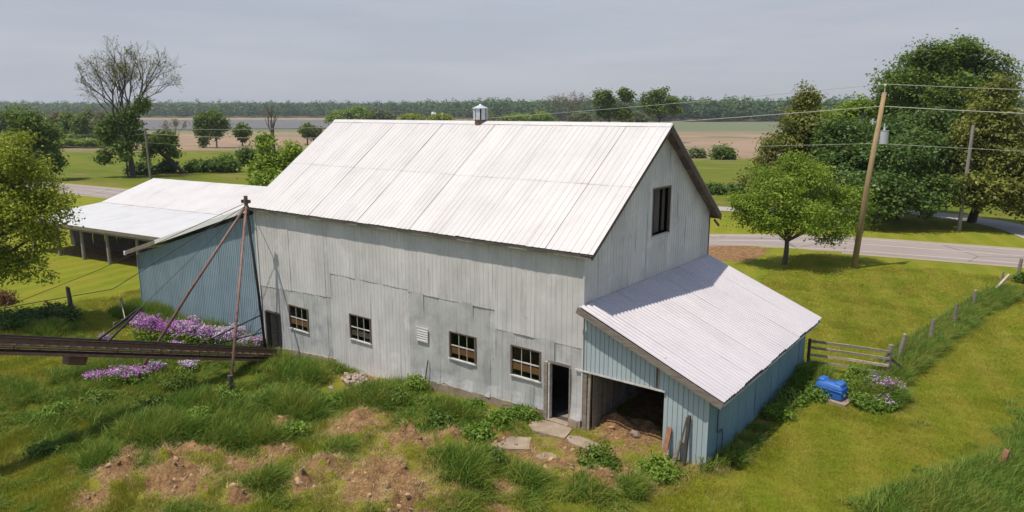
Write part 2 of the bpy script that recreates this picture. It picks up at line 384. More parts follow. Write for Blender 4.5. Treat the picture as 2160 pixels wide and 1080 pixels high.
def ground_mat():
    m, n, l, p = mat('yard_lawn_and_fields'); P = pos(n)
    def A(nm):
        a = N(n, 'ShaderNodeAttribute'); a.attribute_name = nm; return a.outputs['Fac']
    big = rng_(n, l, noise(n, l, P, .09, 5, .6), .35, .65)
    med = rng_(n, l, noise(n, l, P, .55, 5, .65), .36, .64)
    fine = noise(n, l, P, 9., 4, .7)
    lawn = lawn_colour(n, l, P, .92)
    fld = mixc(n, l, rng_(n, l, noise(n, l, P, .03, 5, .6, (1, 3, 1)), .4, .6), (.16, .175, .02), (.11, .15, .016))
    fld = mixc(n, l, rng_(n, l, noise(n, l, P, .05, 5, .6, (1, 4, 1)), .56, .66), fld, (.215, .175, .06))
    c = mixc(n, l, A('field'), lawn, fld)
    lush = mixc(n, l, med, (.10, .115, .027), (.06, .09, .018)); c = mixc(n, l, A('lush'), c, lush)
    sf = N(n, 'ShaderNodeMath', operation='ADD'); l.new(A('soil'), sf.inputs[0]); l.new(rng_(n, l, noise(n, l, P, 1.6, 6, .7), .3, .7, -.35, .35), sf.inputs[1])
    sfr = rng_(n, l, sf.outputs[0], .46, .64)
    sc1 = mixc(n, l, rng_(n, l, noise(n, l, P, 2.6, 6, .7), .38, .64), (.22, .115, .055), (.47, .28, .13)); sc1 = mixc(n, l, rng_(n, l, fine, .4, .66, 0, .7), sc1, (.13, .08, .048))
    c = mixc(n, l, sfr, c, sc1)
    reed = mixc(n, l, rng_(n, l, noise(n, l, P, .02, 5, .6), .4, .62), (.34, .235, .165), (.25, .19, .12))
    reed = mixc(n, l, rng_(n, l, noise(n, l, P, .012, 4, .6, (1, 2, 1)), .55, .65, 0, .8), reed, (.14, .155, .075))
    c = mixc(n, l, A('marsh'), c, reed)
    c = mixc(n, l, A('wet'), c, (.15, .17, .095))
    l.new(c, p.inputs['Base Color']); p.inputs['Roughness'].default_value = .95; p.inputs['Specular IOR Level'].default_value = .1
    h = N(n, 'ShaderNodeMath', operation='ADD'); l.new(noise(n, l, P, 14., 5, .7), h.inputs[0]); l.new(noise(n, l, P, 3., 5, .65), h.inputs[1])
    bump(n, l, h.outputs[0], .9, .12, p)
    return m
M['ground'] = ground_mat()

# ------------------------------------------------------------------ ground sheet
ROADPTS = np.array([(-420, -14), (-200, 13), (-100, 26.5), (-50, 32.2), (-11.2, 38.4), (10.2, 42.4), (60, 53), (200, 86)], float)

def road_y(x): return np.interp(x, ROADPTS[:, 0], ROADPTS[:, 1])

# ground kinds: soil (bare), lush (unmown), field, marsh
STRIP = np.array([(6.9, 10.6), (7.6, 16.9), (8.3, 21), (8.9, 25), (9.9, 29.2)])

def strip_dist(x, y):
    xc = np.interp(y, STRIP[:, 1], STRIP[:, 0]); return np.where((y > 10.2) & (y < 29.6), np.abs(x - xc), 9.)

def f_soil(x, y):
    s = np.zeros_like(x)
    for hx, hy, rx, ry, h in HEAPS:
        s = np.maximum(s, np.exp(-(((x - hx) / rx) ** 2 + ((y - hy) / ry) ** 2) * .9))
    for hx, hy, rx, ry in [(-1.2, -2.0, 1.0, .6), (.8, -1.0, 1.6, .7), (.4, -2.2, 1.2, .6), (1.4, .6, 1.6, 1.0), (2., 4.5, 2.6, 5.5), (-9.9, -.6, 1.0, .7), (-3.5, -.7, 1.2, .35), (-.7, -.6, .8, .5), (-7.2, -7.6, 1.2, .4), (2.6, -1.6, 1.1, .4), (1.6, -5.0, 1.6, .35)]:
        s = np.maximum(s, .95 * np.exp(-(((x - hx) / rx) ** 2 + ((y - hy) / ry) ** 2) * .9))
    ud = (x + 54.89) * math.cos(.1304) + (y - 2.81) * math.sin(.1304); dd = -(x + 54.89) * math.sin(.1304) + (y - 2.81) * math.cos(.1304)
    s = np.maximum(s, .9 * sstep(.6, 1.6, dd) * (dd < 17) * (ud > 0) * (ud < 26))
    apron = np.exp(-(((x + 9) / 4.5) ** 4 + ((y - 32.5) / 4.5) ** 4)) * 1.1
    return np.maximum(s, apron * (y > 28))

def f_lush(x, y):
    yard = sstep(.4, -.3, y) * sstep(4.6, 3.0, x) * sstep(-24, -20, x) * (1 - .55 * sstep(-8.5, -12, y))
    q = .55 * yard
    for hx, hy, rx, ry, h in LUSH:
        q = np.maximum(q, 1.1 * np.exp(-(((x - hx) / rx) ** 2 + ((y - hy) / ry) ** 2)))
    q = np.maximum(q, sstep(.95, .45, strip_dist(x, y)))
    q = np.maximum(q, ((x > 4.1) & (x < 5.15) & (y > -.2) & (y < 10)) * sstep(5.15, 4.7, x))
    q = np.maximum(q, 1.2 * np.exp(-(((x - 6.6) / 1.5) ** 2 + ((y - 8.6) / 1.3) ** 2)))
    q = np.maximum(q, 1.2 * np.exp(-(((x - 5.0) / .7) ** 2 + ((y - 8.6) / 1.4) ** 2)))
    xr = np.interp(y, [-12, 0.5, 4.6, 10.5, 16], [5.5, 8.3, 10.2, 11.6, 12.6])       # unmown bank along the near fence
    q = np.maximum(q, sstep(-.9, .8, x - xr) * (y < 16))
    q = np.maximum(q, np.exp(-(((x + 30.5) / 4.5) ** 2 + ((y + 5.0) / 1.0) ** 2)) * 1.2)
    q = np.maximum(q, ((x > -30) & (x < -17.4) & (y > -1.6) & (y < 0)) * .9)
    return np.clip(q - 1.1 * f_soil(x, y) * (y < 10), 0, 1)

def geo_lines(lo, hi, step, far_lo, far_hi, g=1.16):
    a = list(np.arange(lo, hi + 1e-6, step)); s = step; v = hi
    while v < far_hi: s = min(s * g, 160); v += s; a.append(v)
    s = step; v = lo
    while v > far_lo: s = min(s * g, 160); v -= s; a.insert(0, v)
    return np.array(a)
gx = geo_lines(-15, 5, .12, -5200, 3200, 1.12); gy = geo_lines(-13, 2, .12, -120, 6200, 1.12)
X, Y = np.meshgrid(gx, gy, indexing='xy'); xf = X.ravel(); yf = Y.ravel()
zf = zg(xf, yf)
sdist = (xf - CAM[0]) * FW[0] + (yf - CAM[1]) * FW[1]
near = (np.abs(xf) < 80) & (np.abs(yf) < 80)
soil = np.where(near, f_soil(xf, yf), 0); lsh = np.where(near, f_lush(xf, yf), 0)
field = np.where(yf > road_y(xf) + 22 + 0 * xf, 1., 0.); field = np.where((xf < -30) & (yf > road_y(xf) + 5), 1., field)
wob = (fbm(xf, yf, 60, 11) - .5) * 50
lat = (xf - CAM[0]) * RT[0] + (yf - CAM[1]) * RT[1]
mstart = np.where(lat > 20, 185, 250)
marsh = sstep(mstart - 12, mstart + 10, sdist + wob)
marsh = marsh * (1 - sstep(1480, 1560, sdist))
wet = sstep(400, 520, sdist + wob * 1.6) * (1 - sstep(1120, 1180, sdist))
nx, ny = len(gx), len(gy); idx = np.arange(nx * ny).reshape(ny, nx)
Q = np.stack([idx[:-1, :-1], idx[:-1, 1:], idx[1:, 1:], idx[1:, :-1]], -1).reshape(-1, 4)
gme = np_mesh('ground', np.stack([xf, yf, zf], 1), Q, dict(soil=soil, lush=lsh, field=field, marsh=marsh, wet=wet))
ground = link('ground', gme, M['ground'], None, True); tag(ground, kind='structure', label='mown lawn, rough yard and farm fields')

# ------------------------------------------------------------------ road, driveway, lake
def ribbon(name, pts, w0, w1, z, m, parent=None, step=2.0, smooth_ends=0):
    pts = np.array(pts, float); seg = np.hypot(*np.diff(pts, axis=0).T); cum = np.concatenate([[0], np.cumsum(seg)])
    t = np.linspace(0, cum[-1], int(cum[-1] / step) + 2); x = np.interp(t, cum, pts[:, 0]); y = np.interp(t, cum, pts[:, 1])
    k = np.ones(9) / 9
    if len(x) > 30:
        xs = np.convolve(np.pad(x, 4, 'edge'), k, 'valid'); ys = np.convolve(np.pad(y, 4, 'edge'), k, 'valid'); x, y = xs, ys
    dx = np.gradient(x); dy = np.gradient(y); L = np.hypot(dx, dy); nx_, ny_ = -dy / L, dx / L
    V = []; 
    zc = zbase(x, y) + z
    for a in (w0, w1): V.append(np.stack([x + nx_ * a, y + ny_ * a, zc], 1))
    n = len(x); V = np.concatenate(V); i = np.arange(n - 1)
    me = np_mesh(name, V, np.stack([i, i + 1, n + i + 1, n + i], 1)[:, ::-1] if w0 > w1 else np.stack([i, i + 1, n + i + 1, n + i], 1))
    return link(name, me, m, parent)

def road_mat(name, c1, c2, crack=True):
    m, n, l, p = mat(name); P = pos(n)
    f = rng_(n, l, noise(n, l, P, .5, 5, .6, (.25, 1.6, 1)), .35, .65)
    c = mixc(n, l, f, c1, c2); c = mixc(n, l, rng_(n, l, noise(n, l, P, 30, 3), .4, .7, 0, .35), c, tuple(.7 * v for v in c1))
    if crack:
        vo = N(n, 'ShaderNodeTexVoronoi', feature='DISTANCE_TO_EDGE'); vo.inputs['Scale'].default_value = .11
        nd = N(n, 'ShaderNodeTexNoise'); nd.inputs['Scale'].default_value = .9
        ad = N(n, 'ShaderNodeVectorMath', operation='MULTIPLY_ADD'); l.new(nd.outputs['Color'], ad.inputs[0]); ad.inputs[1].default_value = (1.5, 1.5, 0); l.new(P, ad.inputs[2]); l.new(ad.outputs[0], vo.inputs['Vector'])
        c = mixc(n, l, rng_(n, l, vo.outputs['Distance'], .004, .009, .6, 0), c, (.1, .09, .085))
    l.new(c, p.inputs['Base Color']); p.inputs['Roughness'].default_value = .9; bump(n, l, noise(n, l, P, 40, 3), .3, .01, p)
    return m
M['asphalt'] = road_mat('worn_pale_asphalt', (.275, .225, .20), (.33, .275, .245))
M['gravel'] = road_mat('gravel_shoulder', (.36, .30, .22), (.28, .23, .16), False)
M['drive'] = road_mat('gravel_drive', (.34, .31, .29), (.40, .36, .33), False)
M['paint'] = simple('worn_road_paint', (.62, .57, .53), (.45, .40, .37), 2.5, .8)
tag(ribbon('road_shoulder', ROADPTS, -4.7, 3.5, .02, M['gravel']), kind='structure')
road = tag(ribbon('road', ROADPTS, -3.9, 2.75, .035, M['asphalt']), kind='structure')
ribbon('centre_line', ROADPTS, -.07, .07, .040, M['paint'], road); ribbon('edge_line', ROADPTS, -3.12, -3.0, .040, M['paint'], road); ribbon('edge_line', ROADPTS, 2.4, 2.52, .040, M['paint'], road)
DRIVE = [(14, 45.5), (12.5, 49), (10.8, 54), (8.2, 59), (4.5, 62), (-1, 63.2), (-8, 62.5), (-18, 61), (-40, 58), (-70, 52)]
tag(ribbon('driveway', DRIVE, -1.8, 1.8, .022, M['drive'], step=1.0), kind='structure')

def water():
    m, n, l, p = mat('lake_water'); P = pos(n)
    p.inputs['Base Color'].default_value = (.13, .12, .11, 1); p.inputs['Roughness'].default_value = .5; p.inputs['Specular IOR Level'].default_value = .25
    bump(n, l, noise(n, l, P, .25, 4), .5, .5, p); return m
WP = [at(px, 300, s) for px, s in ((-2600, 560), (-600, 520), (200, 515), (720, 600), (900, 760), (980, 1130), (900, 1165), (0, 1165), (-2600, 1165))]
mb = MB(); mb.add([(p[0], p[1], -3.3) for p in WP], [tuple(range(len(WP)))]); tag(mb.build('lake', water()), 'grey shallow lake beyond the marsh', kind='structure')

# ------------------------------------------------------------------ sheet-metal cladding
def wav(u, v, seed):
    return (math.sin(u * 2.1 + seed * 1.7) * math.sin(v * 1.3 + seed) + .6 * math.sin(u * 4.7 + seed * 3.1) * math.sin(v * 3.3 + seed * .7)) / 1.6

def sheet(name, parent, m, fr, u0, u1, v0, v1, holes=(), top=None, pitch=.22, ribw=.03, amp=.014, wave=False, warp=.006, seed=0, off=0., jag=0., vstep=.7, bot=None, flare=0.):
    """one sheet of ribbed steel; fr = (origin, U, V, N); holes are (u0,u1,v0,v1); top(u)/bot(u) clip it"""
    O, U, V, Nn = [np.array(q, float) for q in fr]
    us = {round(u0, 4): 0, round(u1, 4): 0}
    k0 = math.floor(u0 / pitch) - 1
    prof = []
    for k in range(k0, int(u1 / pitch) + 3):
        c = k * pitch
        if wave:
            for t, h in ((0, 1), (.38, 1), (.56, 0), (.80, 0)): prof.append((c + t * pitch, h * amp))
        else:
            for d, h in ((-ribw, 0), (-ribw * .4, 1), (ribw * .4, 1), (ribw, 0)): prof.append((c + d, h * amp))
    pu = [q[0] for q in prof]; ph = [q[1] for q in prof]
    for u, h in prof:
        if u0 < u < u1: us[round(u, 4)] = 0
    hs = [h for h in holes if h[1] > u0 and h[0] < u1 and h[3] > v0 and h[2] < v1]
    for h in hs:
        for u in h[:2]:
            if u0 < u < u1: us[round(u, 4)] = 0
    us = sorted(us)
    vs = [v0]; nseg = max(1, int((v1 - v0) / vstep))
    vset = {round(v0 + (v1 - v0) * i / nseg, 4) for i in range(nseg + 1)}
    for h in hs:
        for v in h[2:]:
            if v0 < v < v1: vset.add(round(v, 4))
    vs = sorted(vset)
    mb = MB(); idm = {}
    def vid(i, j):
        if (i, j) in idm: return idm[(i, j)]
        u, v = us[i], vs[j]
        if top is not None: v = min(v, top(u))
        if bot is not None: v = max(v, bot(u))
        if j == 0 and jag: v += jag * (wav(u * 1.9, .7, seed + 5) + .5 * wav(u * 7, 2.1, seed))
        h = float(np.interp(u, pu, ph)) + off + warp * wav(u, v, seed)
        if flare: h += flare * max(0, 1 - (v - v0) / .42) ** 1.5 * (.6 + .6 * wav(u * 2.2, 1.1, seed + 3))
        p = O + U * u + V * v + Nn * h
        mb.v.append(tuple(p)); idm[(i, j)] = len(mb.v) - 1; return idm[(i, j)]
    for i in range(len(us) - 1):
        for j in range(len(vs) - 1):
            uc = (us[i] + us[i + 1]) / 2; vc = (vs[j] + vs[j + 1]) / 2
            if any(h[0] < uc < h[1] and h[2] < vc < h[3] for h in hs): continue
            if top is not None and vs[j] >= max(top(us[i]), top(us[i + 1])) - 1e-4: continue
            if bot is not None and vs[j + 1] <= min(bot(us[i]), bot(us[i + 1])) + 1e-4: continue
            mb.f.append((vid(i, j), vid(i + 1, j), vid(i + 1, j + 1), vid(i, j + 1)))
    if not mb.f: return None
    par = list(range(len(mb.v)))
    def fd(a):
        while par[a] != a: par[a] = par[par[a]]; a = par[a]
        return a
    for f in mb.f:
        for q in f[1:]: par[fd(q)] = fd(f[0])
    groups = {}
    for f in mb.f: groups.setdefault(fd(f[0]), []).append(f)
    out = None
    for fs in groups.values():                                       # a sheet cut in two by an opening is two pieces
        ids = sorted({q for f in fs for q in f}); mp_ = {q: i for i, q in enumerate(ids)}
        p2 = MB(); p2.v = [mb.v[q] for q in ids]; p2.f = [tuple(mp_[q] for q in f) for f in fs]; out = p2.build(name, m, parent)
    return out

# ------------------------------------------------------------------ barn
BL, BW, RZ, RY, EZ = 17.42, 9.75, 9.57, 4.87, 5.82
SL = (RZ - EZ) / (RY + .3)
barn = empty('barn', 'big barn with white metal roof and patched galvanised grey walls', 'barn', loc=(0, 0, 0))
FRONT = ((0, 0, 0), (1, 0, 0), (0, 0, 1), (0, -1, 0))
GABLE = ((0, 0, 0), (0, 1, 0), (0, 0, 1), (1, 0, 0))
wins = [(-15.25, -13.92, .52, 1.60), (-11.13, -9.87, .84, 1.90), (-5.61, -4.38, 1.20, 2.22), (-2.80, -1.58, 1.22, 2.28)]
doors = [(-17.05, -16.04, -1.2, 1.02), (-1.28, -.45, -.4, 1.98)]
holes = wins + doors
def roof_under(y): return RZ - .06 - SL * abs(y - RY)
def fbot(x): return float(np.interp(x, [-17.42, -16, -12.31, -12.30, -7.71, -7.70, -4.5, -1.5, 0], [-.72, -.58, -.27, -.66, -.38, .05, .16, .30, .30]))
def fseam(x): return 2.2 + .05 * (x + 17.2) if x < -12.1 else 3.48 if x < -7.5 else 3.42 if x < -3.55 else 2.76
wtop = roof_under(0)
sx = -BL; k = 0
while sx < -1e-3:
    w = min(random.choice([.78, .81, .84]), -sx)
    if -sx - w < .35: w = -sx
    for a in (-12.3, -7.7, -3.5):
        if sx < a < sx + w: w = a - sx if a - sx > .2 else w
    xm = sx + w / 2; sm = fseam(xm); e = sx + w + (.03 if sx + w < -.05 else 0)
    pb = .24 if xm < -12.3 else .2
    flat = xm > -7.6 and xm < -3.4
    sheet('wall_sheet', barn, M['clad'], FRONT, sx, e, sm - .06, wtop, holes, pitch=.2, ribw=.018, amp=.010, warp=.010, seed=k, off=.020 + .003 * (k % 3), jag=.012, vstep=.5)
    sheet('wall_sheet', barn, M['cladlow'] if xm > -7.7 or xm < -12.3 else M['clad'], FRONT, sx, e, min(fbot(sx + .01), fbot(e - .01)) - (.02 if k % 3 else .0), sm, holes, pitch=.27 if flat else .2, ribw=.02, amp=.004 if flat else .010, warp=.024 if xm > -7.7 else .012, seed=k + 50, off=.008 + .004 * (k % 2), jag=.03, vstep=.2, flare=.07 if xm > -7.7 else .03)
    sx += w; k += 1
gt = lambda y: roof_under(y)
sy = 0.; k = 0
while sy < BW - 1e-3:
    w = min(.82, BW - sy); e = min(sy + w + .03, BW); ym = sy + w / 2
    sm = 6.0 if ym < 3.2 else (5.35 if ym < 6 else 6.15)
    gh = [(4.47, 5.83, 5.66, 7.31)]
    sheet('gable_sheet', barn, M['clad'], GABLE, sy, e, sm - .06, 9.6, gh, top=gt, pitch=.2, ribw=.022, amp=.012, warp=.010, seed=k + 90, off=.022 + .006 * (k % 3), vstep=.5)
    sheet('gable_sheet', barn, M['clad'], GABLE, sy, e, -.4, min(sm, 99), gh, top=gt, pitch=.2, ribw=.022, amp=.012, warp=.010, seed=k + 130, off=.008 + .006 * (k % 2), vstep=.6)
    sy += w; k += 1
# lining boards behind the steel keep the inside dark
ln = MB()
def slab_with_holes(mb, fr, u0, u1, v0, v1, holes, top=None):
    O, U, V, Nn = [np.array(q, float) for q in fr]
    us = sorted({u0, u1, *[h[i] for h in holes for i in (0, 1)]} | set(np.linspace(u0, u1, 12))); vs = sorted({v0, v1, *[h[i] for h in holes for i in (2, 3)]})
    for i in range(len(us) - 1):
        for j in range(len(vs) - 1):
            a, b, c, d = us[i], us[i + 1], vs[j], vs[j + 1]
            if any(h[0] - 1e-6 <= a and b <= h[1] + 1e-6 and h[2] - 1e-6 <= c and d <= h[3] + 1e-6 for h in holes): continue
            ta = min(d, top(a)) if top else d; tb = min(d, top(b)) if top else d
            if ta <= c and tb <= c: continue
            mb.add([O + U * a + V * c, O + U * b + V * c, O + U * b + V * max(tb, c), O + U * a + V * max(ta, c)], [(0, 1, 2, 3)])
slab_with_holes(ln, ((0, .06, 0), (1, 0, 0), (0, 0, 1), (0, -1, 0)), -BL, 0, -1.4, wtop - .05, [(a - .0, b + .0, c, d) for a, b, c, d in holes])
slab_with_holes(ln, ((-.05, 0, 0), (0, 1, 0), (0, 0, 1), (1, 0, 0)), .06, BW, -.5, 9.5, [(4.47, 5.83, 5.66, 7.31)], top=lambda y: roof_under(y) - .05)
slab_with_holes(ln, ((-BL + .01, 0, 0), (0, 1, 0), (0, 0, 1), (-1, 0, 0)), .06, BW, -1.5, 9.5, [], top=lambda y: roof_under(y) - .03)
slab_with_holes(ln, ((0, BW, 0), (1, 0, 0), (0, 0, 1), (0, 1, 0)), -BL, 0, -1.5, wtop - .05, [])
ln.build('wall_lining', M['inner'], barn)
mb = MB(); mb.box(-9, -.1, .1, BW - .1, -.9, .03); mb.build('barn_floor', M['inner'], barn)
mb = MB(); mb.box(-BL + .1, -9.02, .1, BW - .1, -1.4, -.80); mb.build('barn_floor', M['inner'], barn)
mb = MB(); mb.box(-BL + .1, -.1, 3.0, 3.1, -.05, 3.2); mb.build('interior_partition', M['inner'], barn)
mb = MB()
for i in range(40):                                                  # footing below the steel, uneven face
    a = -BL + i * BL / 40; b = a + BL / 40
    if -1.30 < (a + b) / 2 < -.45 or (a + b) / 2 < -16.05: continue
    mb.box(a, b, -.05 - .03 * random.random(), .05, -1.6, fbot((a + b) / 2) - .015)
mb.build('foundation', M['concrete'], barn)
for xx in (-.45, ):
    mb = MB(); mb.box(-.44, -.10, -.10, .05, -.5, .24); mb.build('footing_block', M['concrete'], barn)
mb = MB(); mb.box(.0, .05, -.055, 0.012, .3, wtop - .06); mb.build('corner_trim', M['clad'], barn)
mb = MB(); mb.box(-BL - .035, -BL + .09, -.05, -.032, -.7, wtop - .1); mb.build('corner_trim', M['clad'], barn)
mb = MB(); mb.box(-.02, .04, BW + .005, BW + .06, 0, wtop - .1); mb.build('corner_trim', M['soffit'], barn)
# eave boards
mb = MB(); mb.box(-BL, .40, -.27, -.235, EZ - .16, EZ - .04); mb.build('eave_board', M['wood'], barn)
mb = MB(); mb.box(-BL, .40, BW + .27, BW + .3, EZ - .16, EZ - .04); mb.build('eave_board', M['soffit'], barn)

# roof: two courses of sheets each side
cs = math.hypot(1, SL); DU = np.array([0, 1 / cs, SL / cs]); NF = np.array([0, -SL / cs, 1 / cs]); RLEN = (RY + .3) * cs
RFR = ((0, -.3, EZ), (1, 0, 0), DU, NF)
roof = MB(); roof.add([(-BL - .08, -.26, EZ - .06), (.38, -.26, EZ - .06), (.38, RY, RZ - .09), (-BL - .08, RY, RZ - .09)], [(0, 1, 2, 3)])
roof.add([(.38, BW + .26, EZ - .06), (-BL - .08, BW + .26, EZ - .06), (-BL - .08, RY, RZ - .09), (.38, RY, RZ - .09)], [(0, 1, 2, 3)])
roof = roof.build('roof', M['soffit'], barn)
MID = 2.47 * cs
sx = -BL - .1; k = 0
while sx < .44:
    w = min(random.choice([.70, .74, .77]), .45 - sx)
    if .45 - sx - w < .3: w = .45 - sx
    e = sx + w + .035
    for v0, v1, o in ((-.02 + .008 * math.sin(k * 2.3), MID + .08, 0), (MID, RLEN, .008)):
        sheet('roof_sheet', roof, M['roof'], RFR, sx, e, v0, v1, pitch=w / 3.0001, ribw=.026, amp=.013 + .004 * (k % 2), warp=.007, seed=k + int(o * 900), off=o + .004 + .004 * (k % 2), vstep=.75, jag=.008 if o == 0 else .006)
    sx += w; k += 1
sheet('back_roof_sheet', roof, M['roof'], ((0, BW + .3, EZ), (-1, 0, 0), (0, -1 / cs, SL / cs), (0, SL / cs, 1 / cs)), -.45, BL + .1, 0, RLEN, pitch=.24, amp=.015, vstep=1.5)
mb = MB(); mb.add([(-BL - .1, RY - .17, RZ - .085), (.46, RY - .17, RZ - .085), (.46, RY, RZ + .045), (-BL - .1, RY, RZ + .045), (-BL - .1, RY + .17, RZ - .085), (.46, RY + .17, RZ - .085)], [(0, 1, 2, 3), (3, 2, 5, 4)]); mb.build('ridge_cap', M['roof'], roof)
# rake boards and the boarded underside of the gable overhang
for s_ in (-1, 1):
    y0 = -.28 if s_ < 0 else BW + .28
    for q, xx in enumerate((.385, )):
        mb = MB(); mb.bar((xx + .02, y0, EZ - .13), (xx + .02, RY + s_ * .02, RZ - .15), .035, .17, up=(0, 0, 1)); mb.build('rake_board', M['soffit'], barn)
    for i in range(14):                                              # soffit planks
        t0 = i / 14; t1 = (i + .93) / 14; ya = y0 + (RY - y0) * t0; yb = y0 + (RY - y0) * t1; za = EZ + (RZ - EZ) * t0 - .1; zb = EZ + (RZ - EZ) * t1 - .1
        mb = MB(); o = random.uniform(-.01, .01)
        mb.add([(.03, ya, za + o), (.37, ya, za + o), (.37, yb, zb + o), (.03, yb, zb + o), (.03, ya, za + .025), (.37, ya, za + .025), (.37, yb, zb + .025), (.03, yb, zb + .025)], [(0, 3, 2, 1), (4, 5, 6, 7), (0, 1, 5, 4), (1, 2, 6, 5), (2, 3, 7, 6), (3, 0, 4, 7)]); mb.build('soffit_plank', M['soffit'], barn)
mb = MB(); mb.bar((.2, BW + .1, EZ - .2), (.2, BW + .62, EZ - .50), .05, .09); mb.build('rafter_tail', M['soffit'], barn)

# ventilator on the ridge
cup = MB(); cx_, cy_ = -8.15, RY
cup.tube([(cx_, cy_, RZ - .12), (cx_, cy_, RZ + .10)], [.24, .23], 16); cup = cup.build('ventilator', M['rustpink'], roof)
mb = MB(); mb.tube([(cx_, cy_, RZ + .10), (cx_, cy_, RZ + .53)], [.16, .16], 14); mb.build('ventilator_core', M['blacksteel'], cup)
for i in range(8):
    a0 = 2 * math.pi * (i + .06) / 8; a1 = 2 * math.pi * (i + .80) / 8; mb = MB(); vs = []
    for z in (RZ + .09, RZ + .55):
        for a in (a0, a1):
            for r in (.30, .285): vs.append((cx_ + r * math.cos(a), cy_ + r * math.sin(a), z))
    mb.add(vs, [(0, 2, 6, 4), (1, 5, 7, 3), (0, 4, 5, 1), (2, 3, 7, 6), (4, 6, 7, 5), (0, 1, 3, 2)]); mb.build('vane', M['zinc'], cup)
mb = MB(); mb.tube([(cx_, cy_, RZ + .545), (cx_, cy_, RZ + .57), (cx_, cy_, RZ + .69), (cx_, cy_, RZ + .73)], [.335, .33, .06, .03], 16); mb.build('ventilator_cap', M['zinc'], cup)

# windows: frame, sash bars, six panes, the plank nailed up inside
for wi, (a, b, c, d) in enumerate(wins):
    w = MB(); fw_ = .045
    w.box(a - .02, a + fw_, -.05, .1, c, d); w.box(b - fw_, b + .02, -.05, .1, c, d); w.box(a + fw_, b - fw_, -.03, .1, d - .05, d + .0)
    w = w.build('window', M['soffit'], barn)
    mb = MB(); mb.box(a - .04, b + .04, -.075, .02, c - .03, c + .012); mb.build('sill', M['whitepaint'], w)
    mid = (c + d) / 2 - .01; nb = 3; x0 = a + fw_; x1 = b - fw_
    bars = MB(); bars.box(x0, x1, -.012, .02, mid - .022, mid + .022)
    for i in range(1, nb):
        xx = x0 + (x1 - x0) * i / nb
        if wi == 3 and i == 2: bars.bar((xx + .02, .005, c + .01), (xx - .01, .005, d - .05), .02, .028, up=(0, 1, 0))
        else: bars.box(xx - .009, xx + .009, -.010, .018, c + .012, d - .05)
    bars.build('sash_bars', M['whitepaint'], w)
    for i in range(nb):
        for j in range(2):
            if wi == 1 and (i, j) == (2, 1): continue
            xa = x0 + (x1 - x0) * i / nb + .011; xb = x0 + (x1 - x0) * (i + 1) / nb - .011
            za, zb = (c + .012, mid - .022) if j == 0 else (mid + .022, d - .05)
            mb = MB(); mb.add([(xa, .004, za), (xb, .004 + random.uniform(-.004, .004), za), (xb, .004, zb), (xa, .004 + random.uniform(-.004, .004), zb)], [(0, 1, 2, 3)]); mb.build('pane', M['glass'], w)
    mb = MB(); hz = c + (d - c) * (.30 if wi != 1 else .26); mb.box(a - .02, b + .02, .022 + .01 * (wi == 1), .05 + .01 * (wi == 1), hz - .12, hz + .11); mb.build('inside_plank', M['orangewood'] if wi != 1 else M['woodx'], w)

# doorways
d1 = MB(); d1.box(-1.40, -1.27, -.10, .12, -.12, 2.0); d1 = d1.build('doorway', M['wood'], barn)
mb = MB(); mb.box(-1.265, -1.20, -.06, .10, -.05, 1.97); mb.build('door_jamb', M['whitepaint'], d1)
mb = MB(); mb.box(-.455, -.41, -.05, .10, -.05, 1.97); mb.build('door_jamb', M['wood'], d1)
mb = MB(); mb.box(-1.28, -.44, -.03, .10, 1.97, 2.06); mb.build('lintel', M['wood'], d1)
for i in range(3):
    mb = MB(); mb.box(-1.15 + .02 * i, -.5, .35 + i * .42, .66 + i * .42, .032, .055); mb.build('floor_plank', M['wood'], d1)
mb = MB(); mb.box(-1.3, -.43, -.14, .12, -.28, .045); mb.build('threshold', M['concrete'], d1)
d2 = MB(); d2.box(-17.10, -17.0, -.09, .1, -1.0, 1.0); d2.box(-16.06, -15.98, -.06, .1, -1.0, 1.0); d2.box(-17.0, -16.06, -.06, .1, .97, 1.05); d2 = d2.build('doorway', M['darkwood'], barn)
for i in range(3):
    x0 = -16.96 + .30 * i * .35; y0 = .12 + .30 * i * .93; x1 = -16.96 + .30 * (i + .93) * .35; y1 = .12 + .30 * (i + .93) * .93
    mb = MB(); mb.bar((x0, y0, .05), (x1, y1, .05), 1.75, .035, up=(.93, -.35, 0)); mb.build('door_board', M['wood'], d2)
# louvred vent on the front wall
lv = MB(); lv.box(-7.27, -6.67, -.075, -.045, 1.54, 1.58); lv.box(-7.27, -6.67, -.075, -.045, 2.05, 2.09); lv.box(-7.27, -7.23, -.074, -.045, 1.58, 2.05); lv.box(-6.71, -6.67, -.074, -.045, 1.58, 2.05); lv = lv.build('wall_vent', M['clad'], barn)
for i in range(5):
    z = 1.60 + i * .09; mb = MB(); mb.bar((-7.23, -.062, z + .02), (-6.71, -.062, z + .02), .012, .075, up=(0, .3, 1)); mb.build('slat', M['clad'], lv)
# hay door high in the gable, boards set back in the opening
hd = MB(); hd.box(-.04, .055, 4.42, 4.48, 5.62, 7.36); hd.box(-.04, .055, 5.82, 5.88, 5.62, 7.36); hd.box(-.04, .055, 4.48, 5.82, 7.30, 7.36); hd = hd.build('hay_door', M['soffit'], barn)
mb = MB(); mb.box(-.06, .085, 4.40, 5.90, 5.58, 5.645); mb.build('sill', M['clad'], hd)
for i in range(6):
    ya = 4.48 + i * .2233
    if i == 4: continue
    mb = MB(); mb.box(-.16 - .02 * (i % 2), -.13 - .02 * (i % 2), ya + .006, ya + .215, 5.70, 7.28); mb.build('board', M['darkwood'], hd)

